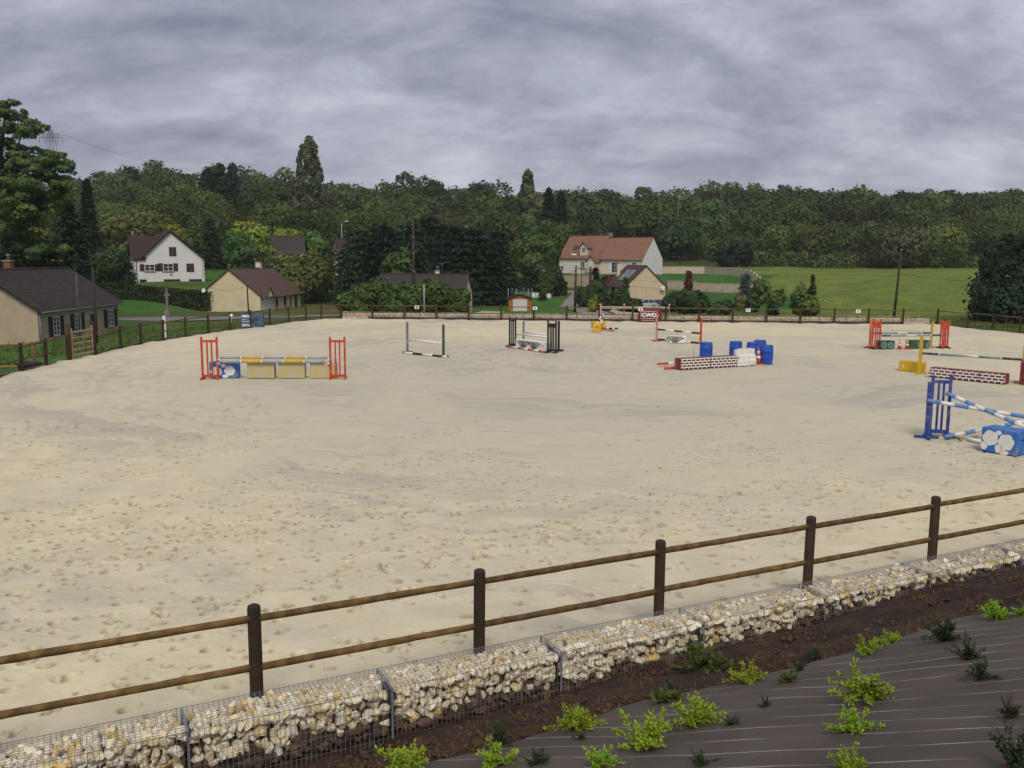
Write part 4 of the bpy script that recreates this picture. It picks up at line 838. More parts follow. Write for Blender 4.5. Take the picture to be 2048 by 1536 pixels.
# --- right jump: yellow uprights over brick boxes
a, c = gp(1838.5, 747.5), gp(2045, 766); rz = yaw(a, c); d = (c - a).normalized()
slim('thick yellow upright at the left end of the sage pole', a, rz, 1.60, 'yellow_paint', 'yellow uprights', w=.12); slim('thick yellow upright at the right picture edge', c, rz, 1.60, 'yellow_paint', 'yellow uprights', w=.12)
pole('long sage and cream pole between the thick yellow uprights', a + d * .08 + Vector((0, -.03, .88)), c - d * .08 + Vector((0, -.03, .92)), [(.75, 'slate_paint'), (.06, 'white_paint'), (.95, 'sage_paint'), (.8, 'cream_paint'), (.95, 'sage_paint'), (.06, 'white_paint'), (.85, 'slate_paint')])
p0_, p1_ = gp(1804, 745), gp(1852, 746.5); yb = filler('yellow filler box left of the thick yellow upright', mid(p0_, p1_) + Vector((0, .35, 0)), rz + .05, 1.0, .45, .44, 'yellow_paint')
MB().box((-.30, -.003, .24), (.025, .006, .16)).build('white_mark', 'white_paint', yb)
bp0, bp1 = gp(1858, 755), gp(2010, 770)
for k, lab in enumerate(('left', 'middle', 'right')):
    L3 = (bp1 - bp0) / 3; brick_box('%s of three short boxes painted as brick wall under the sage pole' % lab, bp0 + L3 * k + L3 * .012, bp0 + L3 * (k + 1) - L3 * .012, .45, .42)
p = gp(2049, 772); r_ = thing('maroon_block', 'stack of maroon blocks with slots cut off by the right picture edge', 'block', (p.x + .25, p.y, 0), rz)
for k in range(3): m = MB(); m.bx(-.42, .42, 0, .5, .02 + k * .31, .32 + k * .31); m.build('block', 'maroon_paint', r_); MB().box((-.30, -.002, .2 + k * .31), (.10, .006, .035)).build('hand_slot', 'ink', r_)
pole('thin tan pole on the sand under the brick boxes', gp(1862, 748) + Vector((0, .2, .05)), gp(2030, 763) + Vector((0, .5, .05)), [(1, 'yellow_paint'), (5, 'tan_wood')], r=.045)

# --- blue jump at the right edge
a = gp(1876, 872); wing('tall dark blue jump wing of the blue and white jump', a, math.radians(-14), .52, 1.66, 'blue_paint', inner=2, feet='blue_paint', cups=((1, .62),))
m_ = slim('thin dark blue upright left of the tall blue wing', gp(1852.5, 876), math.radians(-14), 1.52, 'blue_paint', strip='galvanised', w=.10, cups=())
BP = [(1, 'pole_blue'), (1, 'white_paint')]
p0_ = at(1892, 786, gp(1895, 873).y - .05); q0 = gp(2130, 905)
pole('blue and white pole sloping steeply down from the tall blue wing', p0_, (q0.x, q0.y + .4, .22), BP * 5 + [(1, 'pole_blue')], r=.056)
p1_ = at(1853, 800.5, gp(1853, 876).y - .10); q1 = at(2190, 857, p1_.y - .55); pole('blue and white pole sloping gently from the thin blue upright', p1_, q1, BP * 6, r=.054)
p2_ = gp(1888, 878.5) + Vector((0, 0, .06)); q2 = at(2075, 838, p2_.y + .35); pole('blue and white pole rising from the sand behind the blue cloud box', p2_, q2, BP * 4 + [(1.4, 'pole_blue')], r=.054)
pole('tan and white pole lying on the sand behind the blue cloud box', gp(1893, 872.5) + Vector((0, .1, .06)), gp(2070, 914) + Vector((0, .1, .06)), [(1, 'tan_wood'), (1, 'white_paint'), (.3, 'tan_wood'), (2, 'white_paint')])
p0_, p1_ = gp(1960.5, 902), gp(2031, 914.5); bb1 = filler('large blue filler box with white painted clouds at the right edge', mid(p0_, p1_), yaw(p0_, p1_), (p1_ - p0_).length, .62, .62, 'cloud_blue')
L = (p1_ - p0_).length; clouds(bb1, L, .62, [(-.48, .60, .20, .20), (.42, .52, .20, .21), (-.82, .26, .09, .11), (.02, .22, .09, .12), (-.02, .86, .07, .06), (.34, .10, .12, .06)])

# ================================================================== HOUSES
def tile_mat(name, c1, c2, c3, row=.30, colw=.22):
    m = bpy.data.materials.new(name); MATS[name] = m; m.use_nodes = True; t = m.node_tree; b = t.nodes['Principled BSDF']; b.inputs['Roughness'].default_value = .85; b.inputs['Specular IOR Level'].default_value = .2
    uvn = N(t, 'ShaderNodeUVMap'); bk = N(t, 'ShaderNodeTexBrick'); t.links.new(uvn.outputs[0], bk.inputs['Vector']); bk.inputs['Scale'].default_value = 1.0
    bk.inputs['Brick Width'].default_value = colw; bk.inputs['Row Height'].default_value = row; bk.inputs['Mortar Size'].default_value = .018; bk.inputs['Color1'].default_value = (*c1, 1); bk.inputs['Color2'].default_value = (*c2, 1); bk.inputs['Mortar'].default_value = (*(x * .45 for x in c1), 1); bk.inputs['Bias'].default_value = -.1
    tcn = N(t, 'ShaderNodeTexCoord'); nz = N(t, 'ShaderNodeTexNoise'); nz.inputs['Scale'].default_value = .7; nz.inputs['Detail'].default_value = 7; nz.inputs['Roughness'].default_value = .7; t.links.new(tcn.outputs['Object'], nz.inputs['Vector'])
    t.links.new(mixrgb(t, math_node(t, 'MULTIPLY', ramp(t, nz.outputs[0], [(.42, (0, 0, 0)), (.68, (1, 1, 1))]), .7), bk.outputs[0], c3), b.inputs['Base Color'])
    sp2 = N(t, 'ShaderNodeSeparateXYZ'); t.links.new(uvn.outputs[0], sp2.inputs[0]); saw = math_node(t, 'FRACT', math_node(t, 'MULTIPLY', sp2.outputs[1], 1 / row))
    bp = N(t, 'ShaderNodeBump'); bp.inputs['Strength'].default_value = 1.0; bp.inputs['Distance'].default_value = .06; bp.invert = True; t.links.new(saw, bp.inputs['Height']); t.links.new(bp.outputs[0], b.inputs['Normal'])
    return m
tile_mat('dark_tiles', (.040, .030, .028), (.062, .046, .040), (.022, .018, .017), .34, .3); tile_mat('brown_tiles', (.050, .032, .028), (.068, .042, .036), (.040, .027, .024), .3, .25); tile_mat('tan_brown_tiles', (.095, .062, .046), (.125, .085, .062), (.085, .06, .046), .3, .25); tile_mat('red_brown_tiles', (.100, .055, .042), (.135, .078, .058), (.095, .066, .062), .33, .28); tile_mat('terracotta_tiles', (.235, .115, .072), (.34, .185, .118), (.20, .105, .07), .28, .22); tile_mat('grey_brown_tiles', (.055, .042, .036), (.075, .058, .05), (.045, .04, .036), .3, .25)
pm('render_beige', (.45, .36, .25), (.40, .32, .225), 2, .95, .2, 40, dirt=((.28, .21, .14), .8, .4)); pm('render_cream', (.66, .56, .37), (.60, .51, .34), 1.2, .95, .15, 40, dirt=((.5, .43, .3), .5, .35)); pm('render_white', (.70, .69, .67), (.64, .63, .60), 1.2, .95, .15, 40, dirt=((.5, .48, .44), .7, .25)); pm('render_pale', (.70, .63, .50), (.63, .57, .45), 1.2, .95, .1, 40); pm('render_sand', (.60, .49, .33), (.54, .44, .30), 1.5, .95, .1, 40)
pm('shutter_brown', (.050, .022, .018), (.065, .028, .022), 3, .7); pm('shutter_black', (.020, .017, .016), (.028, .024, .022), 3, .7); pm('joinery_white', (.72, .71, .68), (.66, .65, .62), 3, .5); pm('trim_brown', (.06, .04, .03), (.045, .03, .025), 3, .8); pm('quoin', (.34, .28, .23), (.26, .21, .17), 4, .9); pm('zinc', (.22, .23, .25), (.17, .18, .2), 3, .45, metal=.3); pm('brick_red', (.25, .10, .06), (.18, .07, .045), 4, .9); pm('lamp_white', (.75, .75, .75), None, 3, .4); pm('timber_orange', (.40, .155, .035), (.30, .115, .03), 2, .7, .2, stretch=(1, 1, 8)); pm('stone_wall', (.42, .35, .26), (.33, .27, .19), 1.5, .95, .5, 8, dirt=((.2, .17, .12), .9, .4)); pm('garden_wall', (.58, .50, .37), (.50, .43, .32), 1, .95, .3, 14)
gmn = bpy.data.materials.new('window_glass'); MATS['window_glass'] = gmn; gmn.use_nodes = True; b = gmn.node_tree.nodes['Principled BSDF']; b.inputs['Base Color'].default_value = (.03, .035, .045, 1); b.inputs['Roughness'].default_value = .08; b.inputs['Specular IOR Level'].default_value = .6
def roof_plane(name, q, mat, parent, thick=.14):
    """q: four corners, eave-left, eave-right, ridge-right, ridge-left; a slab with tile uv"""
    P = [Vector(p) for p in q]; n = (P[1] - P[0]).cross(P[3] - P[0]).normalized()
    if n.z < 0: n = -n
    V = P + [p - n * thick for p in P]; me = bpy.data.meshes.new(name)
    me.from_pydata([tuple(v) for v in V], [], [(0, 1, 2, 3), (7, 6, 5, 4), (0, 4, 5, 1), (1, 5, 6, 2), (2, 6, 7, 3), (3, 7, 4, 0)]); me.update()
    ax = (P[1] - P[0]).normalized(); ay = n.cross(ax); uv = me.uv_layers.new(name='UVMap')
    for lp in me.loops: v = V[lp.vertex_index] - P[0]; uv.data[lp.index].uv = (v.dot(ax), v.dot(ay))
    me.materials.append(MATS[mat]); bm = bmesh.new(); bm.from_mesh(me); bmesh.ops.recalc_face_normals(bm, faces=bm.faces); bm.to_mesh(me); bm.free()
    return put(name, me, parent)
def gable_block(root, x0, x1, y0, y1, z0, ze, zr, wall, tiles, over=.35, side=.25, names=('wall', 'roof')):
    """block with ridge along x; walls as one shell with gables, two tiled slopes"""
    ym = (y0 + y1) / 2; MB().prism([(y0, z0), (y1, z0), (y1, ze), (ym, zr), (y0, ze)], 'x', x0, x1).build('wall', wall, root)
    k = (zr - ze) / (ym - y0); lift = .16
    ro = roof_plane('roof', [(x0 - side, y0 - over, ze - over * k + lift), (x1 + side, y0 - over, ze - over * k + lift), (x1 + side, ym, zr + lift), (x0 - side, ym, zr + lift)], tiles, root)
    rb = roof_plane('roof', [(x1 + side, y1 + over, ze - over * k + lift), (x0 - side, y1 + over, ze - over * k + lift), (x0 - side, ym, zr + lift + .003), (x1 + side, ym, zr + lift + .003)], tiles, root)
    MB().tube((x0 - side, ym, zr + lift + .01), (x1 + side, ym, zr + lift + .01), .09, n=7).build('ridge', tiles if False else 'trim_brown', ro)
    MB().tube((x0 - side, y0 - over - .05, ze - over * k + .08), (x1 + side, y0 - over - .05, ze - over * k + .08), .06, n=6).build('gutter', 'zinc', ro)
    return ro
def window(root, face, c, z, w, h, shutters=None, frame='joinery_white', closed=False, bars=(2, 3), sill=True, leafw=None):
    """face: ('y', y0, sgn) wall at y=y0 seen from sgn side, or ('x', x0, sgn); c: coordinate along the wall; z: sill height"""
    ax, f0, sg = face
    def B(a0, a1, d0, d1, z0, z1):
        lo, hi = sorted((f0 + sg * d0, f0 + sg * d1)); m = MB()
        return m.bx(a0, a1, lo, hi, z0, z1) if ax == 'y' else m.bx(lo, hi, a0, a1, z0, z1)
    W = bpy.data.objects.new('window', None); COL.objects.link(W); W.parent = root
    if closed:
        for k in (0, 1): B(c - w / 2 + k * w / 2 + .01, c + k * w / 2 - .01, .004, .05, z, z + h).build('shutter', shutters, W)
    else:
        B(c - w / 2, c + w / 2, .003, .012, z, z + h).build('pane', 'window_glass', W)
        t_ = .07
        for a0, a1, z0, z1 in ((c - w / 2, c - w / 2 + t_, z, z + h), (c + w / 2 - t_, c + w / 2, z, z + h), (c - w / 2 + t_, c + w / 2 - t_, z, z + t_), (c - w / 2 + t_, c + w / 2 - t_, z + h - t_, z + h)): B(a0, a1, .004, .055, z0, z1).build('frame', frame, W)
        for i in range(1, bars[0]): x = c - w / 2 + w * i / bars[0]; B(x - .03, x + .03, .014, .05, z + t_, z + h - t_).build('glazing_bar', frame, W)
        for i in range(1, bars[1]): zz = z + h * i / bars[1]; B(c - w / 2 + t_, c + w / 2 - t_, .013, .045, zz - .02, zz + .02).build('glazing_bar', frame, W)
        if shutters:
            lw = leafw or w / 2
            for s in (-1, 1): B(c + s * (w / 2 + .03) - (lw if s < 0 else 0), c + s * (w / 2 + .03) + (lw if s > 0 else 0), .004, .05, z - .03, z + h + .03).build('shutter', shutters, W)
    if sill: B(c - w / 2 - .1, c + w / 2 + .1, .002, .16, z - .12, z - .04).build('sill', 'quoin', W)
    return W
def chimney(root, x, y, z0, z1, mat='brick_red', s=.5, pot=True):
    ch = MB().box((x, y, (z0 + z1) / 2), (s, s, z1 - z0)).build('chimney', mat, root); MB().box((x, y, z1 + .05), (s + .14, s + .14, .10)).build('cap', 'quoin', ch)
    if pot: MB().lathe([(.14, 0), (.12, .3), (.20, .36), (.20, .42), (.0, .5)], c=(x, y, z1 + .1), n=10).build('pot', 'zinc', ch)
    return ch
def dish(root, p, rz, s=.45):
    m = MB(); m.lathe([(.0, 0), (s * .5, .05), (s * .85, .15), (s, .26)], n=16); d_ = m.build('satellite_dish', 'lamp_white', root); d_.location = p; d_.rotation_euler = (math.radians(78), 0, rz); return d_

# A: beige bungalow at the left. local x runs away from the viewer along the facade, local y to the left
A0 = Vector((-34.9, 66.2, -2.3)); hA = thing('house', 'beige bungalow with dark tiled roof and black shutters at the left edge', 'house', A0, math.pi / 2)
zeA = 0.83 + 2.3; zrA = 3.55 + 2.3
rA = gable_block(hA, 0, 13.6, 0, 8.4, -.6, zeA, zrA, 'render_beige', 'dark_tiles', .45, .3); chimney(hA, 6.0, 5.2, zrA - 1.2, zrA + .75, 'brick_red', .55)
for c, w in ((2.6, 1.0), (6.0, 1.0), (12.0, 1.1)): window(hA, ('y', 0, -1), c, 1.02, w, 1.45, 'shutter_black', leafw=.62 if c < 10 else .7, bars=(2, 4))
dA = MB().bx(8.3, 9.3, -.06, .02, .1, 2.3).build('door', 'shutter_black', hA); MB().bx(9.15, 9.2, -.10, -.06, 1.1, 1.3).build('handle', 'zinc', dA)
MB().tube((0.05, -.12, -.4), (0.05, -.12, zeA - .2), .05, n=6).build('downpipe', 'zinc', hA); MB().bx(5.2, 7.6, -.05, .02, -.3, .25).build('vent_opening', 'ink', hA)
MB().bx(-.005, 13.6, -.02, 0, .05, .12).build('plinth', 'quoin', hA)

# B: white house up the slope
B0 = Vector((-60.8, 142.4, 0.9)); hB = thing('house', 'white house with steep dark brown roof and brown shutters above the long hedge', 'house', B0, math.radians(27)); hB.scale = (1.12, 1, 1)
MB().prism([(1.2, -.5), (10.6, -.5), (10.6, 3.45), (6.1, 7.75), (2.3, 3.65), (1.2, 3.5)], 'y', 0, 9).build('wall', 'render_white', hB)
roof_plane('roof', [(2.0, -.45, 3.60), (2.0, 9.3, 3.60), (6.1, 9.3, 8.08), (6.1, -.45, 8.08)], 'brown_tiles', hB); roof_plane('roof', [(11.0, 9.3, 3.35), (11.0, -.45, 3.35), (6.1, -.45, 8.083), (6.1, 9.3, 8.083)], 'brown_tiles', hB)
MB().prism([(.02, -.5), (7.8, -.5), (7.8, 3.55), (3.9, 6.85), (.02, 3.55)], 'x', 1.19, 3.4).build('wall', 'render_white', hB)
roof_plane('roof', [(.75, -.42, 3.45), (2.6, -.42, 3.45), (5.2, 3.9, 7.15), (.75, 3.9, 7.15)], 'brown_tiles', hB); roof_plane('roof', [(2.6, 8.2, 3.45), (.75, 8.2, 3.45), (.75, 3.9, 7.153), (5.2, 3.9, 7.153)], 'brown_tiles', hB)
for c, w, h, cl in ((3.2, 1.35, 1.05, False), (5.65, 1.35, 1.2, False), (8.65, 1.05, 1.35, True)): window(hB, ('y', 0, -1), c, 1.6 if not cl else 1.45, w, h, 'shutter_brown', closed=cl, bars=(2, 2), leafw=.62, sill=not cl)
window(hB, ('y', 0, -1), 6.35, 3.95, 1.0, 1.45, 'shutter_brown', closed=True, sill=False); window(hB, ('x', 1.19, -1), 4.3, 1.5, .9, 1.4, 'shutter_brown', bars=(2, 2), leafw=.45); window(hB, ('x', 1.19, -1), 3.9, 4.2, .6, 1.2, 'shutter_brown', closed=True, sill=False)
for k in range(8):
    for xx, yy, wx in ((1.05, -.02, .5 if k % 2 else .3), (10.42, -.02, .3 if k % 2 else .2)): MB().bx(xx - wx / 2, xx + wx / 2, yy, .0, .6 + k * .36, .78 + k * .36).build('quoin', 'quoin', hB)
for x0, x1 in ((1.8, 2.7), (5.0, 7.2), (8.4, 10.2)): MB().bx(x0, x1, -.02, .02, -.4, .28).build('basement_window', 'ink', hB)
chimney(hB, 2.4, 5.2, 6.0, 7.9, 'trim_brown', .6, False); MB().lathe([(.10, 0), (.10, 1.1), (.16, 1.15), (.0, 1.3)], c=(1.5, 4.6, 6.6), n=8).build('flue', 'lamp_white', hB)
MB().tube((1.45, -.10, -.4), (1.45, -.10, 3.7), .05, n=6).build('downpipe', 'trim_brown', hB); MB().box((6.0, -.1, 1.05), (.14, .12, .3)).build('lantern', 'ink', hB)

# C: cream bungalow, gable towards the viewer's left
C0 = Vector((-34.9, 125, -3.0)); angC = math.radians(82); hC = thing('house', 'cream bungalow with red-brown tiled roof standing by the road', 'house', C0, angC)
gable_block(hC, 0, 15.0, 0, 8.9, -.6, 2.45, 6.0, 'render_cream', 'red_brown_tiles', .4, .2); chimney(hC, 10.6, 4.7, 5.2, 7.0, 'render_pale', .75, False)
for c in (5.6, 8.7): window(hC, ('y', 0, -1), c, .75, .8, 1.35, 'shutter_brown', closed=True)
window(hC, ('y', 0, -1), 13.0, .15, .9, 2.1, 'shutter_brown', closed=True, sill=False)
gd_ = MB().bx(1.0, 3.5, -.06, .02, .0, 2.05).build('garage_door', 'joinery_white', hC); MB().bx(2.2, 2.3, -.09, -.06, 1.0, 1.06).build('handle', 'zinc', gd_)
MB().prism([(1.1, 2.3), (3.3, 2.3), (2.2, 3.5)], 'y', -.5, 1.6).build('wall', 'render_pale', hC)
roof_plane('roof', [(.8, -.6, 2.2), (.8, 1.8, 2.2), (2.2, 1.8, 3.75), (2.2, -.6, 3.75)], 'red_brown_tiles', hC); roof_plane('roof', [(3.6, 1.8, 2.2), (3.6, -.6, 2.2), (2.2, -.6, 3.753), (2.2, 1.8, 3.753)], 'red_brown_tiles', hC)
MB().tube((10.8, -.10, -.3), (10.8, -.10, 2.2), .07, n=6).build('downpipe', 'trim_brown', hC); dish(hC, (-.35, 8.0, 3.1), -math.radians(90), .30)

# D: low brown-roofed house behind hedges in the middle
D0 = Vector((-16.6, 108.3, -2.1)); hD = thing('house', 'low house with grey-brown roof half hidden behind bright green hedges', 'house', D0, math.radians(-5))
gable_block(hD, 0, 10.8, 0, 8.0, -.5, 2.55, 4.75, 'render_sand', 'grey_brown_tiles', .4, .2); ch = chimney(hD, 7.0, 4.2, 4.2, 5.3, 'render_pale', .5); 
window(hD, ('x', 10.8, 1), 3.5, .9, .7, 1.1, 'render_sand', closed=True, sill=False)
m = MB(); m.tube((7.6, 4.3, 4.6), (7.6, 4.3, 6.3), .02, n=5); m.tube((6.6, 4.1, 6.1), (8.5, 4.5, 6.45), .02, n=5)
for k in range(6): x = 6.7 + k * .33; m.tube((x, 4.0 + k * .06, 6.12 + k * .055), (x, 4.25 + k * .06, 6.12 + k * .055), .012, n=4)
m.build('aerial', 'zinc', hD)

# E: large house with terracotta roof on the rise
E0 = Vector((10.2, 199.3, 1.95)); angE = math.radians(-36.9); hE = thing('house', 'large house with terracotta roof and white shutters on the rise', 'house', E0, angE)
gable_block(hE, 0, 10.0, 0, 9.0, -4.4, 3.2, 7.75, 'render_pale', 'terracotta_tiles', .35, .1); gable_block(hE, 10.0, 20.6, .25, 8.75, -1, 2.95, 7.25, 'render_pale', 'terracotta_tiles', .35, .08)
MB().prism([(.25, -1), (8.75, -1), (8.75, 2.95), (4.5, 7.23), (.25, 2.95)], 'x', 20.602, 20.66).build('wall', 'render_white', hE)
gd_ = MB().bx(1.0, 4.2, -.06, .02, -.2, 2.1).build('garage_door', 'joinery_white', hE)
for k in range(3): MB().bx(1.05, 4.15, -.075, -.06, .25 + k * .6, .29 + k * .6).build('panel_joint', 'zinc', gd_)
window(hE, ('y', 0, -1), 6.1, .9, 1.1, 1.35, 'joinery_white', frame='joinery_white', bars=(2, 3), leafw=.65)
window(hE, ('y', .25, -1), 14.0, .05, 1.6, 2.15, 'joinery_white', bars=(2, 3), leafw=.8, sill=False); window(hE, ('y', .25, -1), 18.6, .95, 1.1, 1.25, 'joinery_white', bars=(2, 3), leafw=.65)
MB().prism([(8.1, .0), (10.3, .0), (10.3, 2.4), (9.2, 3.5), (8.1, 2.4)], 'y', -1.6, .2).build('porch', 'render_sand', hE); MB().bx(8.6, 9.8, -1.66, -1.58, .05, 2.2).build('door', 'joinery_white', hE)
roof_plane('roof', [(7.8, -1.9, 2.2), (7.8, .9, 2.2), (9.2, .9, 3.72), (9.2, -1.9, 3.72)], 'terracotta_tiles', hE); roof_plane('roof', [(10.6, .9, 2.2), (10.6, -1.9, 2.2), (9.2, -1.9, 3.723), (9.2, .9, 3.723)], 'terracotta_tiles', hE)
dm = MB().prism([(5.3, 3.6), (7.1, 3.6), (7.1, 5.4), (6.2, 6.4), (5.3, 5.4)], 'y', .15, 3.0).build('dormer', 'render_pale', hE); window(hE, ('y', .15, -1), 6.2, 4.2, .8, 1.1, None, bars=(2, 1), sill=False)
roof_plane('roof', [(4.9, -.15, 5.1), (4.9, 3.2, 5.1), (6.2, 3.2, 6.6), (6.2, -.15, 6.6)], 'terracotta_tiles', hE); roof_plane('roof', [(7.5, 3.2, 5.1), (7.5, -.15, 5.1), (6.2, -.15, 6.603), (6.2, 3.2, 6.603)], 'terracotta_tiles', hE)
sl = MB(); k = (7.75 - 3.2) / 4.5; y0_, y1_ = 1.35, 2.25; sl.add([(2.6, y0_, 3.2 + y0_ * k + .24), (3.6, y0_, 3.2 + y0_ * k + .24), (3.6, y1_, 3.2 + y1_ * k + .24), (2.6, y1_, 3.2 + y1_ * k + .24), (2.6, y0_, 3.2 + y0_ * k + .1), (3.6, y0_, 3.2 + y0_ * k + .1), (3.6, y1_, 3.2 + y1_ * k + .1), (2.6, y1_, 3.2 + y1_ * k + .1)], [(0, 1, 2, 3), (4, 5, 1, 0), (5, 6, 2, 1), (6, 7, 3, 2), (7, 4, 0, 3)]); sl.build('skylight', 'window_glass', hE)
pm('gate_beige', (.36, .30, .22), (.30, .25, .18), 1, .8)
rw = thing('retaining_wall', 'tall beige retaining wall below the garage of the terracotta-roofed house', 'wall', (9.7, 177.0, -2.4), math.radians(-8)); MB().bx(-.2, 6.0, 0, .4, -1, 3.9).build('wall', 'gate_beige', rw); MB().bx(-.3, 6.1, -.05, .45, 3.9, 4.05).build('coping', 'quoin', rw)
for k in range(4): MB().bx(-.1 + k * 1.95, .05 + k * 1.95, -.10, 0, -1, 3.88).build('buttress', 'gate_beige', rw)

# F: sandy gable house in front
F0 = Vector((18.8, 150.5, -3.9)); angF = math.radians(10); hF = thing('house', 'sandy rendered house with plain gable and solar panels on its brown roof', 'house', F0, angF)
MB().prism([(0, -.5), (6.9, -.5), (6.9, 4.2), (3.5, 7.5), (.0, 4.2)], 'y', 0, 10.5).build('wall', 'render_sand', hF)
roL = roof_plane('roof', [(-.45, -.2, 3.95), (-.45, 10.7, 3.95), (3.5, 10.7, 7.72), (3.5, -.2, 7.72)], 'tan_brown_tiles', hF); roof_plane('roof', [(7.35, 10.7, 3.95), (7.35, -.2, 3.95), (3.5, -.2, 7.723), (3.5, 10.7, 7.723)], 'tan_brown_tiles', hF)
kf = (7.72 - 3.95) / 3.95
for ya, yb in ((2.0, 4.4), (4.8, 7.2)):
    m = MB(); f = lambda x, dz: 3.95 + (x + .45) * kf + dz; m.add([(.7, ya, f(.7, .14)), (2.5, ya, f(2.5, .14)), (2.5, yb, f(2.5, .14)), (.7, yb, f(.7, .14)), (.7, ya, f(.7, .02)), (2.5, ya, f(2.5, .02)), (2.5, yb, f(2.5, .02)), (.7, yb, f(.7, .02))], [(0, 1, 2, 3), (0, 4, 5, 1), (1, 5, 6, 2), (2, 6, 7, 3), (3, 7, 4, 0)]); m.build('solar_panel', pm('panel_glass', (.12, .13, .16), (.16, .17, .2), 1, .25, spec=.5), hF)
chimney(hF, 1.5, 9.4, 5.6, 7.9, 'render_cream', .55, False); window(hF, ('x', 0, -1), 4.0, 2.4, 1.0, 1.3, None, frame='trim_brown', bars=(2, 1)); window(hF, ('x', 0, -1), 7.0, 2.4, 1.0, 1.3, None, frame='trim_brown', bars=(2, 1))
gd_ = MB().bx(4.2, 6.6, -.05, .02, -.3, 1.45).build('garage_door', 'joinery_white', hF); dish(hF, (6.3, -.25, 3.9), .2, .42)
# far roofs among the trees
def far_house(label, u, vr, Y, L, W, h, rise, tiles, wall, rz, vb=None):
    p = at(u, vr, Y); r_ = thing('house', label, 'house', (p.x, p.y, p.z - h - rise), rz); gable_block(r_, -L / 2, L / 2, -W / 2, W / 2, -3, h, h + rise, wall, tiles, .5, .4)
    for c in (-L * .3, L * .05, L * .3): window(r_, ('y', -W / 2, -1), c, .9, 1.0, 1.2, None, bars=(2, 2))
    return r_
hg = far_house('brown-roofed house half hidden by trees behind the cream bungalow', 556, 474, 182, 10, 9, 2.6, 2.8, 'grey_brown_tiles', 'render_pale', math.radians(8)); dish(hg, (-5.3, -4.4, 3.2), 0)
far_house('small brown roof glimpsed between dark trees left of the utility pole', 692, 479, 186, 3.6, 6, 2.4, 2.0, 'brown_tiles', 'render_sand', math.radians(-4)); far_house('long low grey roof above the yellow shrubs behind the terracotta house', 1214, 437, 262, 13, 9, 2.6, 1.9, 'grey_brown_tiles', 'render_pale', math.radians(-6)); far_house('low brown roof in the wood left of the second poplar', 905, 432, 250, 9, 8, 2.6, 1.6, 'brown_tiles', 'render_pale', math.radians(4))

# ------------------------------------------------------------------ garden walls, shed, trampoline, pool
def wall_run(label, pts, h, mat, step=False):
    r_ = thing('garden_wall', label, 'wall', (pts[0][0], pts[0][1], 0))
    for i in range(len(pts) - 1):
        a, c = Vector((*pts[i], 0)) - Vector((*pts[0], 0)), Vector((*pts[i + 1], 0)) - Vector((*pts[0], 0)); n = max(1, int((c - a).length / 2.4)); an = math.atan2(c.y - a.y, c.x - a.x)
        for k in range(n):
            q0, q1 = a + (c - a) * k / n, a + (c - a) * (k + 1) / n; zm = gz(pts[0][0] + (q0.x + q1.x) / 2, pts[0][1] + (q0.y + q1.y) / 2); L = (q1 - q0).length
            m = MB(); m.bx(0, L, -.12, .12, -1.0, h); o = m.build('wall_panel', mat, r_); o.location = (q0.x, q0.y, zm); o.rotation_euler = (0, 0, an)
            m = MB(); m.bx(-.01, L - .02, -.17, .17, h, h + .08); c_ = m.build('coping', 'garden_wall', r_); c_.location = (q0.x, q0.y, zm); c_.rotation_euler = (0, 0, an)
    return r_
wall_run('pale garden wall stepping down from the terracotta house to the meadow', [(33.5, 203), (42.5, 200.5), (45.0, 190), (46.5, 177), (46.0, 166)], 1.55, 'garden_wall'); wall_run('lower beige retaining wall between the two lawns', [(28.5, 166.5), (36, 164.5), (45.5, 163)], 1.5, 'stone_wall')
p = at(1040, 620, 119); zs = gz(p.x, p.y); sh = thing('garden_shed', 'small orange timber shed with white roller door on the lawn', 'shed', (p.x, p.y, zs - .1), math.radians(-2))
MB().prism([(-1.5, 0), (1.5, 0), (1.5, 1.85), (0, 2.35), (-1.5, 1.85)], 'y', 0, 3.2).build('wall', 'timber_orange', sh)
for s in (-1, 1): roof_plane('roof', [(s * 1.75, -.25, 1.80), (s * 1.75, 3.4, 1.80), (0, 3.4, 2.47 + .001 * s), (0, -.25, 2.47 + .001 * s)], 'brown_tiles', sh, .08)
rd = MB().bx(-.93, .93, -.06, .02, .05, 1.72).build('roller_door', 'joinery_white', sh)
for k in range(11): MB().bx(-.92, .92, -.068, -.06, .18 + k * .14, .20 + k * .14).build('slat_joint', 'zinc', rd)
m = MB(); m.bx(-.25, .25, .2, 1.2, 2.32, 2.50); m.build('roof_vent', 'zinc', sh)
p = at(1040, 600, 132); zt = gz(p.x, p.y); tr = thing('trampoline', 'trampoline with grey net posts behind the orange shed', 'trampoline', (p.x, p.y, zt))
MB().lathe([(1.75, .72), (1.78, .78), (1.7, .80)], n=26).build('rim', 'zinc', tr); MB().lathe([(1.72, .77), (.02, .775)], n=26).build('mat', 'ink', tr)
nm = bpy.data.materials.new('net'); MATS['net'] = nm; nm.use_nodes = True; t = nm.node_tree; b = t.nodes['Principled BSDF']; b.inputs['Base Color'].default_value = (.02, .05, .03, 1); b.inputs['Alpha'].default_value = .55
m = MB(); n = 26; m.add([(1.72 * math.cos(2 * math.pi * i / n), 1.72 * math.sin(2 * math.pi * i / n), z) for z in (.8, 2.5) for i in range(n)], [(i, (i + 1) % n, n + (i + 1) % n, n + i) for i in range(n)]); m.build('safety_net', 'net', tr)
for k in range(6): a = k * math.pi / 3 + .2; MB().tube((1.76 * math.cos(a), 1.76 * math.sin(a), 0), (1.76 * math.cos(a), 1.76 * math.sin(a), 2.7), .045, n=6).build('post', 'galv_post', tr)
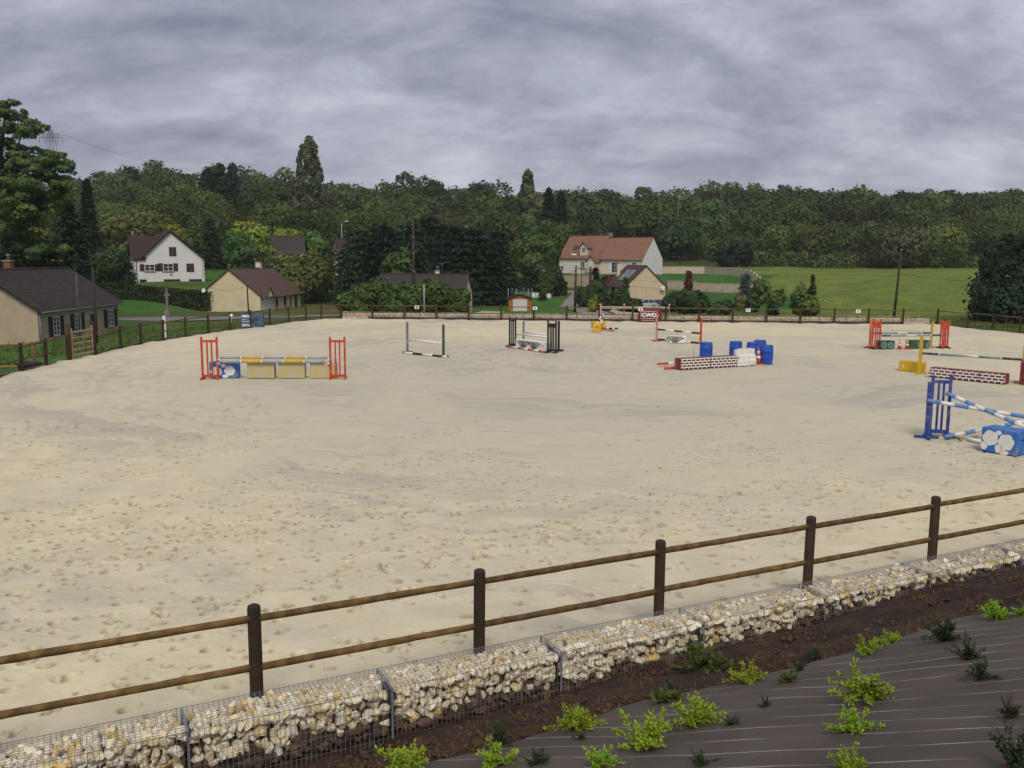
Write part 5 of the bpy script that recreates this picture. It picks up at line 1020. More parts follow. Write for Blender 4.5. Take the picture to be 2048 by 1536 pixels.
pl = at(1060, 566, 152); zp = gz(pl.x, pl.y); pc = thing('white_wall', 'long low white wall behind the lawn beside the round dark tree', 'wall', (pl.x, pl.y, zp), math.radians(6)); MB().prism([(-4.2, -.6), (3.6, -.6), (3.6, .75), (-3.0, 1.15), (-4.2, .5)], 'y', 0, .35).build('wall', 'joinery_white', pc)
wf = thing('wire_fence', 'dark post and wire fence around the lawn behind the shed', 'fence', (pl.x, 148, gz(pl.x, 148)), math.radians(4))
for k in range(9): MB().tube((-3.9 + k * .95, 0, -.5), (-3.9 + k * .95, 0, 1.35), .035, n=5).build('post', 'slate_paint', wf)
for z in (.4, .8, 1.25): MB().tube((-3.9, 0, z), (3.7, 0, z), .012, n=4).build('wire', 'slate_paint', wf)
gt = thing('garden_barrier', 'pale low wooden barrier with white knobs along the lawn left of the cars', 'barrier', at(1200, 614, 112), 0)
gt.location.z = gz(gt.location.x, 112)
for x in (0, 3.0, 6.0, 8.6): q_ = MB().bx(x - .06, x + .06, -.06, .06, -.3, 1.15).build('post', 'pale_wood', gt); MB().lathe([(.02, 0), (.10, .08), (.10, .16), (.0, .24)], c=(x, 0, 1.15), n=8).build('knob', 'lamp_white', q_)
MB().bx(0, 8.6, -.12, -.06, .75, 1.02).build('rail', 'cream_paint', gt)

# ------------------------------------------------------------------ cars
pm('car_white', (.55, .57, .60), None, 1, .3, spec=.5); pm('car_dark', (.02, .025, .035), None, 1, .25, spec=.5); pm('car_red', (.16, .014, .016), None, 1, .3, spec=.5); pm('car_grey', (.10, .11, .11), None, 1, .3, spec=.5); pm('tyre', (.015, .015, .015), None, 4, .85); pm('tail_lamp', (.35, .02, .02), None, 1, .3); pm('head_lamp', (.7, .7, .68), None, 1, .2)
def car(label, u, v, Y, rz, mat, s=1.0):
    p = at(u, v, Y); r_ = thing('parked_car', label, 'car', (p.x, p.y, gz(p.x, p.y) + .08), rz, 'cars parked by the sandy house'); r_.scale = (s, s, s)
    W = 1.68; side = [(-2.0, .35), (-2.02, .62), (-1.9, .86), (-1.0, .94), (1.5, .96), (1.95, .9), (2.02, .6), (1.98, .32)]
    bo = MB().prism(side, 'y', -W / 2, W / 2).build('body', mat, r_); bv = bo.modifiers.new('round', 'BEVEL'); bv.width = .09; bv.segments = 2
    m = MB(); lo, hi = [(-1.15, .93), (1.75, .95)], [(-.35, 1.46), (1.15, 1.46)]
    P = [(lo[0][0], -.78, lo[0][1]), (lo[1][0], -.78, lo[1][1]), (hi[1][0], -.60, 1.46), (hi[0][0], -.60, 1.46), (lo[0][0], .78, lo[0][1]), (lo[1][0], .78, lo[1][1]), (hi[1][0], .60, 1.46), (hi[0][0], .60, 1.46)]
    m.add(P, [(0, 1, 2, 3), (5, 4, 7, 6), (1, 5, 6, 2), (4, 0, 3, 7), (3, 2, 6, 7)]); m.build('window_band', 'window_glass', r_)
    m = MB(); m.box((.4, 0, 1.475), (1.56, 1.24, .05)); m.build('roof', mat, r_)
    for sy in (-1, 1):
        for q0, q1 in (((-1.15, .93), (-.35, 1.46)), ((.45, .95), (.5, 1.46)), ((1.75, .95), (1.15, 1.46))): MB().tube((q0[0], sy * .79, q0[1]), (q1[0], sy * .61, q1[1]), .045, n=5).build('pillar', mat, r_)
    for x in (-1.25, 1.28):
        for sy in (-1, 1):
            w_ = MB().tube((x, sy * .86, .31), (x, sy * .64, .31), .31, n=18).build('wheel', 'tyre', r_); MB().tube((x, sy * .865, .31), (x, sy * .83, .31), .19, n=12).build('rim', 'zinc', w_)
    for sy in (-1, 1): MB().box((2.0, sy * .62, .76), (.06, .26, .22)).build('tail_lamp', 'tail_lamp', r_); MB().box((-1.99, sy * .62, .72), (.08, .28, .14)).build('headlight', 'head_lamp', r_)
    MB().box((2.03, 0, .62), (.02, .5, .11)).build('number_plate', 'sign_white', r_)
    return r_
car('silver white car with slanted window at the left of the parked cars', 1287, 620, 137, math.radians(28), 'car_white'); car('small grey car partly hidden behind the maroon banner', 1316, 620, 140, math.radians(80), 'car_grey'); car('dark blue car parked between the grey and the red car', 1334, 620, 138.5, math.radians(62), 'car_dark', 1.02); car('dark red car at the right of the parked cars', 1351, 620, 140, math.radians(55), 'car_red', .95)

# ------------------------------------------------------------------ poles and cables
pm('pole_wood', (.055, .041, .033), (.036, .027, .022), 4, .85, .2); pm('pole_concrete', (.22, .20, .17), (.17, .15, .13), 2, .9); pm('cable', (.012, .012, .013), None, 3, .6); pm('lamp_pole', (.36, .38, .37), (.3, .32, .31), 2, .5)
def upole(label, u, vt, vb, Y, r0=.14, r1=.09, mat='pole_wood', lamp=None, ins=0, bands=0, lean=0.0, name='utility_pole', zb=None):
    top = at(u, vt, Y); zb = zb if zb is not None else gz(top.x, Y) - .3; r_ = thing(name, label, 'pole', (top.x, Y, zb)); H = top.z - zb
    MB().tube((-lean * H, 0, 0), (0, 0, H), r0, r1, 9).build('pole', mat, r_)
    for k in range(ins): s = MB(); s.tube((-.05, -r1 - .02, H - .15 - k * .32), (-.05, -r1 - .16, H - .10 - k * .32), .05, .035, 7); s.build('insulator', 'lamp_white', r_)
    for k in range(bands): z = H * (1 - .17 * (k + 1)); MB().tube((0, 0, z), (0, 0, z + .10), r1 + (r0 - r1) * (1 - z / H) + .012, n=9).build('metal_band', 'zinc', r_)
    if lamp:
        dx = lamp; MB().path([(0, 0, H - .1), (dx * .4, -.15, H + .25), (dx, -.3, H + .35)], .035, 6).build('lamp_arm', mat if mat != 'pole_wood' else 'lamp_pole', r_); MB().box((dx * 1.3, -.38, H + .36), (abs(dx) * .9, .28, .14), taper=.7).build('lamp_head', 'lamp_white', r_)
    return r_, top
_, tA = upole('tall brown wooden utility pole before the dark cypresses in the middle', 826, 441, 600, 104, .20, .14, ins=2, bands=4); upole('grey street lamp post before the green hedges in the middle', 848, 569, 625, 88, .075, .06, 'lamp_pole', name='street_lamp')
_, tB = upole('wooden pole with white lamp on the drive, left of three', 1152, 531, 622, 118, .19, .12, ins=2, bands=1, lean=.01); _, tC = upole('thick dark pole right of the drive below the terracotta house', 1181, 533, 622, 120, .20, .16, ins=1); _, tD = upole('slim street lamp with white head above the drive', 1164, 514, 600, 130, .08, .06, 'slate_paint', lamp=-.9, name='street_lamp')
_, tE = upole('tall dark pole leaning slightly in the meadow at the right', 1803, 497, 625, 84, .13, .085, lean=.045, ins=1); _, tF = upole('thin dark pole before the right window of the beige bungalow', 185, 534, 650, 60, .10, .075); _, tG = upole('thin dark pole at the cream bungalow gable', 494, 569, 640, 95, .09, .07, lean=-.02); upole('thin grey pole before the door of the beige bungalow', 152, 543, 660, 62, .06, .05, 'slate_paint', name='utility_pole')
_, tH = upole('slim pole with white lamp far off among trees left of the cypresses', 683, 446, 480, 200, .10, .07, 'lamp_pole', lamp=.9, name='street_lamp'); upole('slim lamp post on the hill behind the terracotta house', 1252, 430, 470, 258, .10, .08, 'lamp_pole', lamp=.6, name='street_lamp'); upole('dark pole among the yellow shrubs behind the terracotta house', 1085, 448, 480, 215, .16, .12); upole('slim lamp post on the wooded slope right of the terracotta house', 1380, 438, 470, 250, .12, .09, 'lamp_pole', lamp=-.7, name='street_lamp'); upole('bare pale pole in the wood right of the terracotta house', 1357, 402, 470, 262, .14, .08, 'pole_concrete')
p = at(333, 577, 100); cr_ = thing('wayside_statue', 'slim weathered stone cross on the verge below the long hedge', 'stone cross', (p.x, p.y, gz(p.x, p.y)))
zt_ = p.z - gz(p.x, p.y); MB().box((0, 0, .3), (.7, .7, .6), taper=.8).build('plinth', 'pole_concrete', cr_); MB().box((0, 0, zt_ / 2 + .3), (.26, .22, zt_ - .6), taper=.75).build('shaft', 'pole_concrete', cr_); MB().box((0, 0, zt_ - .7), (.62, .2, .26)).build('arm', 'pole_concrete', cr_)
def cable(label, a, c, sag, r=.018):
    a, c = Vector(a), Vector(c); n = 15; m = MB(); m.path([(c - a) * (k / (n - 1)) + Vector((0, 0, -4 * sag * (k / (n - 1)) * (1 - k / (n - 1)))) for k in range(n)], r, 5); o = m.build('overhead_cable', 'cable'); o.location = a; return tag(o, label, 'cable')
cable('overhead cable from the tall middle pole running left over the cream bungalow', tA - Vector((0, .2, .2)), at(-60, 385, 118), 1.4, .022); cable('overhead cable from the pole on the drive to the sandy gable', tB - Vector((0, 0, .3)), at(1330, 563, 149.8), .5); cable('lower overhead cable along the sandy gable', tC - Vector((0, 0, 1.8)), at(1345, 577, 149.6), .3); cable('overhead cable between the two poles on the drive', tB - Vector((0, 0, .2)), tC - Vector((0, 0, .2)), .25); cable('overhead cable crossing the meadow to the leaning pole', at(1655, 567, 100), tE - Vector((0, 0, 2.3)), .35, .014); cable('overhead cable from the leaning pole to the right edge', tE - Vector((0, 0, 2.3)), at(2080, 560, 84), .4, .014); cable('overhead cable from the drive pole left across the lawn', tB - Vector((0, 0, .6)), at(1000, 575, 140), .6, .016); cable('thin cable across the cream bungalow gable', tG - Vector((0, 0, .1)), at(425, 577, 124), .4, .014)
# pylon on the skyline
p = at(100, 250, 430); zb = gz(p.x, 430); py = thing('pylon', 'lattice electricity pylon on the skyline at the upper left', 'pylon', (p.x, 430, zb)); H = p.z - zb
pm('pylon_steel', (.13, .14, .17), (.10, .11, .14), 2, .6); m = MB()
def leg(w0, z0, w1, z1, nseg):
    for sx, sy in ((-1, -1), (1, -1), (1, 1), (-1, 1)): m.tube((sx * w0, sy * w0, z0), (sx * w1, sy * w1, z1), .11, n=4)
    for k in range(nseg):
        za, zc = z0 + (z1 - z0) * k / nseg, z0 + (z1 - z0) * (k + 1) / nseg; wa, wc = w0 + (w1 - w0) * k / nseg, w0 + (w1 - w0) * (k + 1) / nseg
        for sy in (-1, 1): m.tube((-wa, sy * wa, za), (wc, sy * wc, zc), .07, n=3); m.tube((wa, sy * wa, za), (-wc, sy * wc, zc), .07, n=3)
leg(4.0, 0, 1.5, H - 8, 8); leg(1.5, H - 8, .15, H, 5); m.build('tower', 'pylon_steel', py)
m = MB()
for z in (H - 5.6, H - 4.0):
    for sy in (-.6, .6): m.tube((-5.4 if z < H - 5 else -4.6, sy * .5, H - 5.6 if z < H - 5 else z), (5.4 if z < H - 5 else 4.6, sy * .5, H - 5.6 if z < H - 5 else z), .09, n=4)
for k in range(10): x = -4.6 + k * .92; m.tube((x, -.3, H - 5.6), (x + .46, -.3, H - 4.0), .06, n=3); m.tube((x + .46, -.3, H - 4.0), (x + .92, -.3, H - 5.6), .06, n=3)
m.build('cross_arm', 'pylon_steel', py)
for x in (-5.3, -3, 3, 5.3): MB().tube((x, 0, H - 5.7), (x, 0, H - 8.0), .12, n=5).build('insulator_string', 'pylon_steel', py)
cable('high voltage line running right from the pylon', at(123, 268, 430), at(420, 345, 640), 3, .045)

# ================================================================== TREES AND PLANTS
leaf_mat('leaf_dark', (.048, .078, .027)); leaf_mat('leaf_airy', (.098, .148, .046)); leaf_mat('leaf_mid', (.072, .115, .033)); leaf_mat('leaf_olive', (.118, .142, .038)); leaf_mat('leaf_yellow', (.215, .240, .038)); leaf_mat('leaf_hedge', (.078, .130, .030)); leaf_mat('needle_dark', (.024, .046, .022)); leaf_mat('needle_green', (.040, .070, .036)); leaf_mat('needle_blue', (.125, .165, .165)); leaf_mat('leaf_poplar', (.135, .160, .080)); leaf_mat('leaf_wood', (.080, .128, .036)); leaf_mat('leaf_copper', (.14, .06, .025)); leaf_mat('leaf_pale', (.12, .135, .055))
pm('bark', (.060, .048, .036), (.038, .030, .022), 3, .95, .4, 12); pm('bark_grey', (.12, .105, .085), (.08, .07, .055), 3, .95, .4, 12)
LAST = [None]                                                   # soft outward shading normals of the last crown made
def leaves(r_, lobes, n, size, tri=True, up=.25, core=True, tintvar=.22, aspect=1.0):
    """leaf faces spread over and through lobes (cx,cy,cz,rx,ry,rz)"""
    Lb = np.array(lobes, float); area = (Lb[:, 3] * Lb[:, 4] + Lb[:, 4] * Lb[:, 5] + Lb[:, 3] * Lb[:, 5]); w = area / area.sum(); li = r_.choice(len(Lb), n, p=w)
    d = r_.normal(size=(n, 3)); d[:, 2] += up; d /= np.linalg.norm(d, axis=1)[:, None]; rad = 1.0 + np.where(r_.random(n) < .35, np.abs(r_.normal(0, .13, n)), -np.abs(r_.normal(0, .17, n))); P = Lb[li, :3] + d * rad[:, None] * Lb[li, 3:]
    # drop faces buried deep in other lobes
    deep = np.zeros(n, bool)
    for k in range(len(Lb)): q = np.sqrt((((P - Lb[k, :3]) / Lb[k, 3:]) ** 2).sum(1)); deep |= (q < .62)
    P, d, li = P[~deep], d[~deep], li[~deep]; n = len(P)
    nn = d + r_.normal(0, .42, (n, 3)); nn /= np.linalg.norm(nn, axis=1)[:, None]; a = np.cross(nn, r_.normal(size=(n, 3))); a /= np.linalg.norm(a, axis=1)[:, None]; bb = np.cross(nn, a)
    s = size * r_.uniform(.55, 1.35, n)[:, None]
    if tri: V = np.stack([P + a * s * .62, P - a * s * .42 + bb * s * .5 * aspect, P - a * s * .42 - bb * s * .5 * aspect], 1)
    else: V = np.stack([P + a * s * .6, P + bb * s * .34 * aspect, P - a * s * .6, P - bb * s * .34 * aspect], 1)
    k = V.shape[1]; lob = r_.uniform(1 - tintvar, 1 + tintvar, len(Lb)); lf = r_.uniform(.78, 1.22, n); yel = r_.normal(0, .10, n) + r_.normal(0, .08, len(Lb))[li]
    T = (lob[li] * lf)[:, None] * np.stack([1 + yel, np.ones(n), 1 - .5 * yel], 1); T = np.repeat(T, k, 0)
    nr = d * .8 + nn * .30 + np.array([0, 0, .12]); nr /= np.linalg.norm(nr, axis=1)[:, None]; LAST[0] = np.repeat(nr, k, 0)
    return V.reshape(-1, 3), np.arange(n * k).reshape(n, k), T
def broad_lobes(r_, w, h, z0, nl=12, squash=.8):
    """rounded crown of many lobes in a box of width w from z0 to z0+h"""
    out = []
    for k in range(nl):
        a = 2.4 * k + r_.uniform(-.4, .4); t_ = (k + .5) / nl; zz = z0 + h * (.22 + .62 * t_ + r_.normal(0, .05)); env = math.sqrt(max(.05, 1 - ((zz - z0 - h * .42) / (h * .60)) ** 2)); rr_ = w * .5 * env * (.62 if k % 3 else .25) * r_.uniform(.8, 1.1); s = w * r_.uniform(.19, .29) * (.75 + .35 * env)
        out.append((rr_ * math.cos(a), rr_ * math.sin(a), min(zz, z0 + h - s * squash), s, s, s * squash))
    out.append((0, 0, z0 + h * .45, w * .33, w * .33, h * .36)); return out
def conifer_faces(r_, w, h, n, size, z0=0.0, dense=1.0, power=.8):
    nl = max(6, int(h * 1.1)); t_ = r_.uniform(0, 1, n) ** 1.25; lev = np.floor(t_ * nl) / nl + r_.normal(0, .012, n); R = w * .5 * np.clip(1 - lev, 0.02, 1) ** power; nb = 9
    br = r_.integers(0, nb, n); ph = br * 2 * math.pi / nb + np.floor(t_ * nl) * 1.3 + r_.normal(0, .20, n); f = np.sqrt(r_.uniform(.04, 1, n)); rr_ = R * f * (1 + .12 * np.sin(br * 5.0 + np.floor(t_ * nl) * 3))
    z = z0 + lev * (h - z0) - .16 * rr_ + r_.normal(0, .10, n) * (h / nl); P = np.stack([rr_ * np.cos(ph), rr_ * np.sin(ph), np.clip(z, .1, h)], 1)
    out = np.stack([np.cos(ph), np.sin(ph), np.full(n, -.35)], 1) + r_.normal(0, .35, (n, 3)); out /= np.linalg.norm(out, axis=1)[:, None]; side = np.cross(out, np.array([0, 0, 1.0]) + r_.normal(0, .4, (n, 3))); side /= np.linalg.norm(side, axis=1)[:, None]
    s = size * r_.uniform(.6, 1.4, n)[:, None]; V = np.stack([P + out * s * .8, P - out * s * .4 + side * s * .35, P - out * s * .4 - side * s * .35], 1); T = np.repeat((r_.uniform(.7, 1.3, n) * (.9 + .2 * f))[:, None] * np.ones((n, 3)), 3, 0)
    return V.reshape(-1, 3), np.arange(n * 3).reshape(n, 3), T
def trunk_part(root, h, r0, limbs, r_, mat='bark', lean=0.0):
    m = MB(); m.path([(lean * h * k, r_.normal(0, .02) * h * k * (1 - k), h * k) for k in (0, .25, .5, .75, 1)], [r0 * 1.25, r0, r0 * .8, r0 * .55, r0 * .2], 8)
    for l in limbs: p0 = Vector((lean * h, 0, h * r_.uniform(.35, .75))); p1 = Vector(l); mm = p0.lerp(p1, .5) + Vector((0, 0, -.04 * h)); m.path([p0, mm, p1], [r0 * .5, r0 * .32, r0 * .1], 6)
    return m.build('trunk', mat, root, recalc=False)
SEED = [1000]
def nrng(): SEED[0] += 1; return np.random.default_rng(SEED[0])
def tree(name, label, u, vt, Y, wpx, mat='leaf_mid', kind='broad', n=2600, size=None, base=.06, vb=None, cat='tree', group=None, nl=13, squash=.8):
    """tree whose top shows at pixel (u,vt) when standing at distance Y; wpx = crown width in the survey picture"""
    top = at(u, vt, Y); z0 = gz(top.x, Y) if vb is None else at(u, vb, Y).z; h = top.z - z0; w = wpx * Y / F_PX; r_ = nrng(); size = size or max(.16, .0042 * Y)
    root = thing(name, label, cat, (top.x, Y, z0), float(r_.uniform(0, 6)), group)
    if kind == 'broad': lob = broad_lobes(r_, w, h * (1 - base), h * base, nl, squash); V, Fc, T = leaves(r_, lob, n, size)
    elif kind in ('conifer', 'cypress'): V, Fc, T = conifer_faces(r_, w, h, n, size * (1.25 if kind == 'conifer' else 1.0), h * base * .6 if kind == 'conifer' else 0, power=.8 if kind == 'conifer' else .42); lob = []
    elif kind == 'poplar':
        lob = []
        for k in range(46):
            t_ = (k + .5) / 46; env = math.sin(math.pi * (.14 + .80 * t_)) ** .75; aa = r_.uniform(0, 6.28); q = w * .34 * env * r_.uniform(.2, 1); s_ = w * r_.uniform(.10, .19) * (.5 + .6 * env)
            lob.append((q * math.cos(aa), q * math.sin(aa), h * (.05 + .90 * t_) + r_.normal(0, .02 * h), s_, s_, s_ * 1.7))
        V, Fc, T = leaves(r_, lob, n, size)
    elif kind == 'shrub':
        lob = [(w * .36 * math.cos(k * 2.4) * r_.uniform(.3, 1), w * .36 * math.sin(k * 2.4) * r_.uniform(.3, 1), h * r_.uniform(.16, .70), w * r_.uniform(.18, .28), w * r_.uniform(.18, .28), h * r_.uniform(.24, .34)) for k in range(nl)] + [(0, 0, h * .35, w * .36, w * .36, h * .38)]; V, Fc, T = leaves(r_, lob, n, size)
    put('crown', npmesh('crown', V, Fc, mat, T, normals=LAST[0] if kind not in ('conifer', 'cypress', 'poplar') else None), root)
    trunk_part(root, h * (.8 if kind in ('broad', 'shrub') else .97), max(.06, h * .018), [(l[0] * .8, l[1] * .8, l[2]) for l in lob[:5]] if kind == 'broad' else [], r_)
    return root

# --- big airy tree at the left edge, with visible limbs
r_ = nrng(); Y = 84; tp = at(20, 205, Y); zb = gz(tp.x, Y); root = thing('tree', 'large airy feathery-leaved tree filling the upper left edge', 'tree', (tp.x - 1.0, Y, zb)); Hh = tp.z - zb
def loc(u, v, dy=0.0): q = at(u, v, Y + dy); return (q.x - tp.x + 1.0, dy, q.z - zb)
spec = [(10, 225, 0, 1.9, .9), (-40, 235, 1, 2.2, 1.0), (48, 262, -1, 1.6, .7), (30, 300, 1, 1.7, .7), (70, 322, -1, 1.9, .8), (112, 332, 0, 1.6, .8), (100, 318, 1.5, 1.4, .6), (85, 345, 1, 1.8, .8), (130, 336, .5, .9, .45), (20, 345, 0, 2.0, .9), (-20, 310, 2, 2.4, 1.1), (55, 375, -1, 2.0, 1.0), (95, 390, 1, 1.8, 1.2), (10, 400, -1, 2.4, 1.2), (60, 430, 0, 2.2, 1.3), (-30, 420, 1, 2.6, 1.5), (115, 405, 0, 1.1, 1.2), (-5, 265, -1, 1.8, .8), (40, 232, .5, .9, .5), (120, 372, -.5, 1.0, .6), (0, 470, 0, 2.4, 1.3), (70, 490, 1, 2.0, 1.2)]
lob = [(*loc(u, v, dy), a, a * .9, b_) for u, v, dy, a, b_ in spec]; sub_ = [(l[0] + r_.normal(0, l[3] * .52), l[1] + r_.normal(0, l[3] * .5), l[2] + r_.normal(0, l[5] * .55), l[3] * r_.uniform(.26, .48), l[3] * r_.uniform(.26, .48), l[5] * r_.uniform(.26, .5)) for l in lob for _ in range(9)]; V, Fc, T = leaves(r_, sub_, 34000, .25, up=.4)
put('crown', npmesh('crown', V, Fc, 'leaf_airy', T, normals=LAST[0]), root); m = MB(); t0 = Vector(loc(-60, 620)); t0.z = 0; t1 = Vector(loc(-25, 430)); t2 = Vector(loc(0, 330)); m.path([t0, t0.lerp(t1, .5) + Vector((.2, 0, 0)), t1, t2, Vector(loc(12, 230))], [.42, .36, .28, .16, .05], 8)
for l in lob: c_ = Vector(l[:3]); s_ = t1.lerp(t2, random.random()); m.path([s_, s_.lerp(c_, .5) + Vector((0, 0, -.35)), c_, c_ + (c_ - s_).normalized() * l[3] * .6], [.12, .085, .05, .012], 5)
m.build('trunk', 'bark', root, recalc=False)

# --- individual trees from left to right: (name,label,u,vtop,Y,width px,material,kind,n)
TL = [
 ('spruce', 'broad dark spruce behind the beige bungalow at the far left', 30, 440, 96, 150, 'needle_dark', 'conifer', 5200), ('spruce', 'tall dark spruce behind the right end of the beige bungalow roof', 135, 395, 104, 120, 'needle_dark', 'conifer', 5600), ('spruce', 'narrow dark spruce with pointed top left of the white house', 172, 353, 150, 62, 'needle_dark', 'conifer', 2600), ('spruce', 'spreading dark spruce low beside the beige bungalow gable', 85, 470, 90, 150, 'needle_dark', 'conifer', 5200), ('tree', 'yellow-green tree under the large airy tree at the left edge', 25, 378, 112, 120, 'leaf_olive', 'broad', 3600), ('tree', 'drooping grey-green willow just left of the white house', 215, 498, 132, 92, 'leaf_dark', 'shrub', 3400), ('tree', 'light olive tree behind the white house gable on the left', 215, 425, 172, 95, 'leaf_olive', 'broad', 2600), ('tree', 'yellowish tree rising behind the white house roof', 290, 420, 178, 100, 'leaf_olive', 'broad', 2600), ('tree', 'small yellow-green tree right behind the white house chimney', 345, 440, 170, 60, 'leaf_yellow', 'broad', 1600),
 ('tree', 'young yellow-green tree right of the white house', 378, 462, 168, 70, 'leaf_hedge', 'broad', 1800), ('spruce', 'pale grey-green cone-shaped conifer right of the white house', 419, 432, 172, 62, 'needle_green', 'conifer', 2400), ('tree', 'bright yellow-green robinia above the brown-roofed house', 503, 443, 176, 84, 'leaf_yellow', 'broad', 2600), ('tree', 'rounded green tree left of the brown-roofed house', 475, 468, 168, 70, 'leaf_mid', 'broad', 1800), ('tree', 'golden yellow tree behind the ridge of the brown-roofed house', 580, 455, 192, 68, 'leaf_yellow', 'broad', 2000), ('tree', 'light green tree right of the golden tree', 628, 462, 188, 64, 'leaf_hedge', 'broad', 1600), ('tree', 'large brownish-green bushy tree right behind the cream bungalow', 610, 492, 146, 122, 'leaf_olive', 'shrub', 6000), ('shrub', 'dark green bush left of the brownish tree behind the cream bungalow', 556, 500, 158, 70, 'leaf_dark', 'shrub', 1800),
 ('poplar', 'tall pale poplar standing above the skyline at the left', 618, 266, 232, 58, 'leaf_poplar', 'poplar', 7500), ('poplar', 'tall pale poplar above the skyline in the middle', 1053, 333, 222, 48, 'leaf_poplar', 'poplar', 6500), ('poplar', 'shorter poplar leaning against the tall poplar at the left', 600, 305, 234, 34, 'leaf_poplar', 'poplar', 1800),
 ('cypress', 'dark cypress at the left end of the dense row in the middle', 715, 448, 140, 113, 'needle_green', 'cypress', 6800), ('cypress', 'second cypress from the left in the dense middle row', 765, 440, 138, 113, 'needle_dark', 'cypress', 6800), ('cypress', 'cypress right behind the tall utility pole', 820, 436, 141, 113, 'needle_green', 'cypress', 7200), ('cypress', 'bluish cypress just right of the tall utility pole', 860, 424, 146, 108, 'needle_green', 'cypress', 7200), ('cypress', 'broad black-green cypress in the middle of the dense row', 905, 442, 134, 135, 'needle_dark', 'cypress', 9200), ('cypress', 'broad black-green cypress right of centre in the dense row', 950, 446, 133, 135, 'needle_dark', 'cypress', 9200), ('cypress', 'black-green cypress at the right end of the dense row', 990, 452, 136, 113, 'needle_dark', 'cypress', 7200), ('tree', 'light green tree in front of the cypress row left of the utility pole', 795, 485, 128, 66, 'leaf_mid', 'broad', 2000), ('shrub', 'green bush left of the cypress row above the bare earth', 690, 490, 150, 84, 'leaf_mid', 'shrub', 1800),
 ('spruce', 'tall dark spruce right of the middle poplar', 1098, 374, 228, 60, 'needle_dark', 'conifer', 2600), ('spruce', 'dark spruce with broken top beside the middle poplar', 1122, 382, 232, 52, 'needle_dark', 'conifer', 2200), ('tree', 'green tree below the middle poplar', 1000, 425, 200, 90, 'leaf_mid', 'broad', 2600), ('tree', 'dense green tree left of the terracotta house', 1062, 462, 176, 90, 'leaf_mid', 'broad', 3000), ('tree', 'dark tree touching the left wall of the terracotta house', 1086, 480, 184, 60, 'leaf_dark', 'broad', 2000), ('tree', 'round dark green tree beside the drive', 1093, 526, 158, 74, 'leaf_dark', 'shrub', 3000), ('shrub', 'slim light green bush by the long white wall', 1085, 545, 146, 22, 'leaf_hedge', 'poplar', 800),
 ('tree', 'dark tree behind the right gable of the terracotta house', 1345, 430, 222, 110, 'leaf_dark', 'broad', 3000), ('tree', 'large green tree above the roof of the terracotta house', 1290, 405, 236, 130, 'leaf_mid', 'broad', 3600), ('shrub', 'round dark bush at the meadow corner behind the stepped wall', 1473, 480, 214, 66, 'needle_dark', 'shrub', 2400), ('tree', 'pale thin-leaved tree at the meadow edge on the right', 1800, 458, 216, 110, 'leaf_pale', 'broad', 2600), ('tree', 'broad dark tree at the right picture edge beyond the fence', 2062, 452, 80, 215, 'needle_dark', 'shrub', 16000),
 ('shrub', 'dark undergrowth at the foot of the broad dark tree at the right edge', 2025, 560, 78, 150, 'needle_dark', 'shrub', 5000),
 ('spruce', 'small blue spruce standing on the lawn', 1492, 541, 142, 34, 'needle_blue', 'conifer', 2200), ('tree', 'small round tree with thin trunk beside the blue spruce', 1521, 558, 132, 40, 'leaf_olive', 'broad', 1600), ('shrub', 'straggly light shrub right of the small round tree', 1553, 572, 126, 34, 'leaf_olive', 'shrub', 700), ('shrub', 'tall ragged shrub at the meadow edge behind the far fence', 1610, 572, 92, 52, 'leaf_olive', 'shrub', 3000), ('shrub', 'thin upright willow rising from the ragged shrub', 1626, 549, 92, 16, 'leaf_olive', 'poplar', 700), ('shrub', 'leafy grey-green bush right of the sandy house garage', 1345, 585, 134, 40, 'leaf_dark', 'shrub', 1400), ('tree', 'wide green bush in front of the parked cars on the right', 1385, 578, 118, 62, 'leaf_dark', 'shrub', 2600), ('shrub', 'low dark bush behind the far fence near the letter P', 1440, 598, 105, 46, 'leaf_dark', 'shrub', 1600), ('shrub', 'small brownish cypress before the lower beige wall', 1377, 542, 152, 20, 'leaf_copper', 'poplar', 700), ('shrub', 'low mixed shrub in front of the blue spruce', 1485, 592, 118, 34, 'leaf_olive', 'shrub', 700), ('shrub', 'small dark bush in front of the small round tree', 1505, 596, 112, 26, 'leaf_dark', 'shrub', 700), ('shrub', 'low dark round bush just behind the far fence', 1546, 608, 96, 22, 'needle_dark', 'shrub', 700),
 ('shrub', 'dark bush on the bank left of the sandy house', 1222, 572, 158, 44, 'leaf_dark', 'shrub', 1600), ('shrub', 'second dark bush touching the sandy house porch', 1240, 580, 152, 34, 'leaf_dark', 'shrub', 1200), ('shrub', 'climbing ivy on the left corner of the sandy house', 1252, 556, 149, 16, 'leaf_hedge', 'poplar', 900), ('shrub', 'grey-green low bush in front of the sandy house', 1262, 590, 132, 50, 'leaf_dark', 'shrub', 1600), ('shrub', 'dark hedge bush beside the drive between the poles', 1172, 575, 138, 40, 'leaf_dark', 'shrub', 1800), ('shrub', 'low green bush on the bank above the drive', 1190, 560, 160, 36, 'leaf_mid', 'shrub', 1200), ('shrub', 'brown copper hedge below the terracotta house lawn', 1222, 550, 172, 40, 'leaf_copper', 'shrub', 1400), ('shrub', 'small clipped conifer by the porch of the terracotta house', 1191, 534, 178, 12, 'needle_dark', 'conifer', 600), ('shrub', 'yellow rose bush beside the dark pole on the drive', 1186, 588, 118, 18, 'leaf_yellow', 'shrub', 400), ('shrub', 'dark green bush at the foot of the lower lawn right of the drive', 1206, 590, 124, 40, 'leaf_dark', 'shrub', 1000)]
for nm_, lab, u, vt, Yy, wp, mt, kd, nn in TL: tree(nm_, lab, u, vt, Yy, wp, mt, kd, nn)
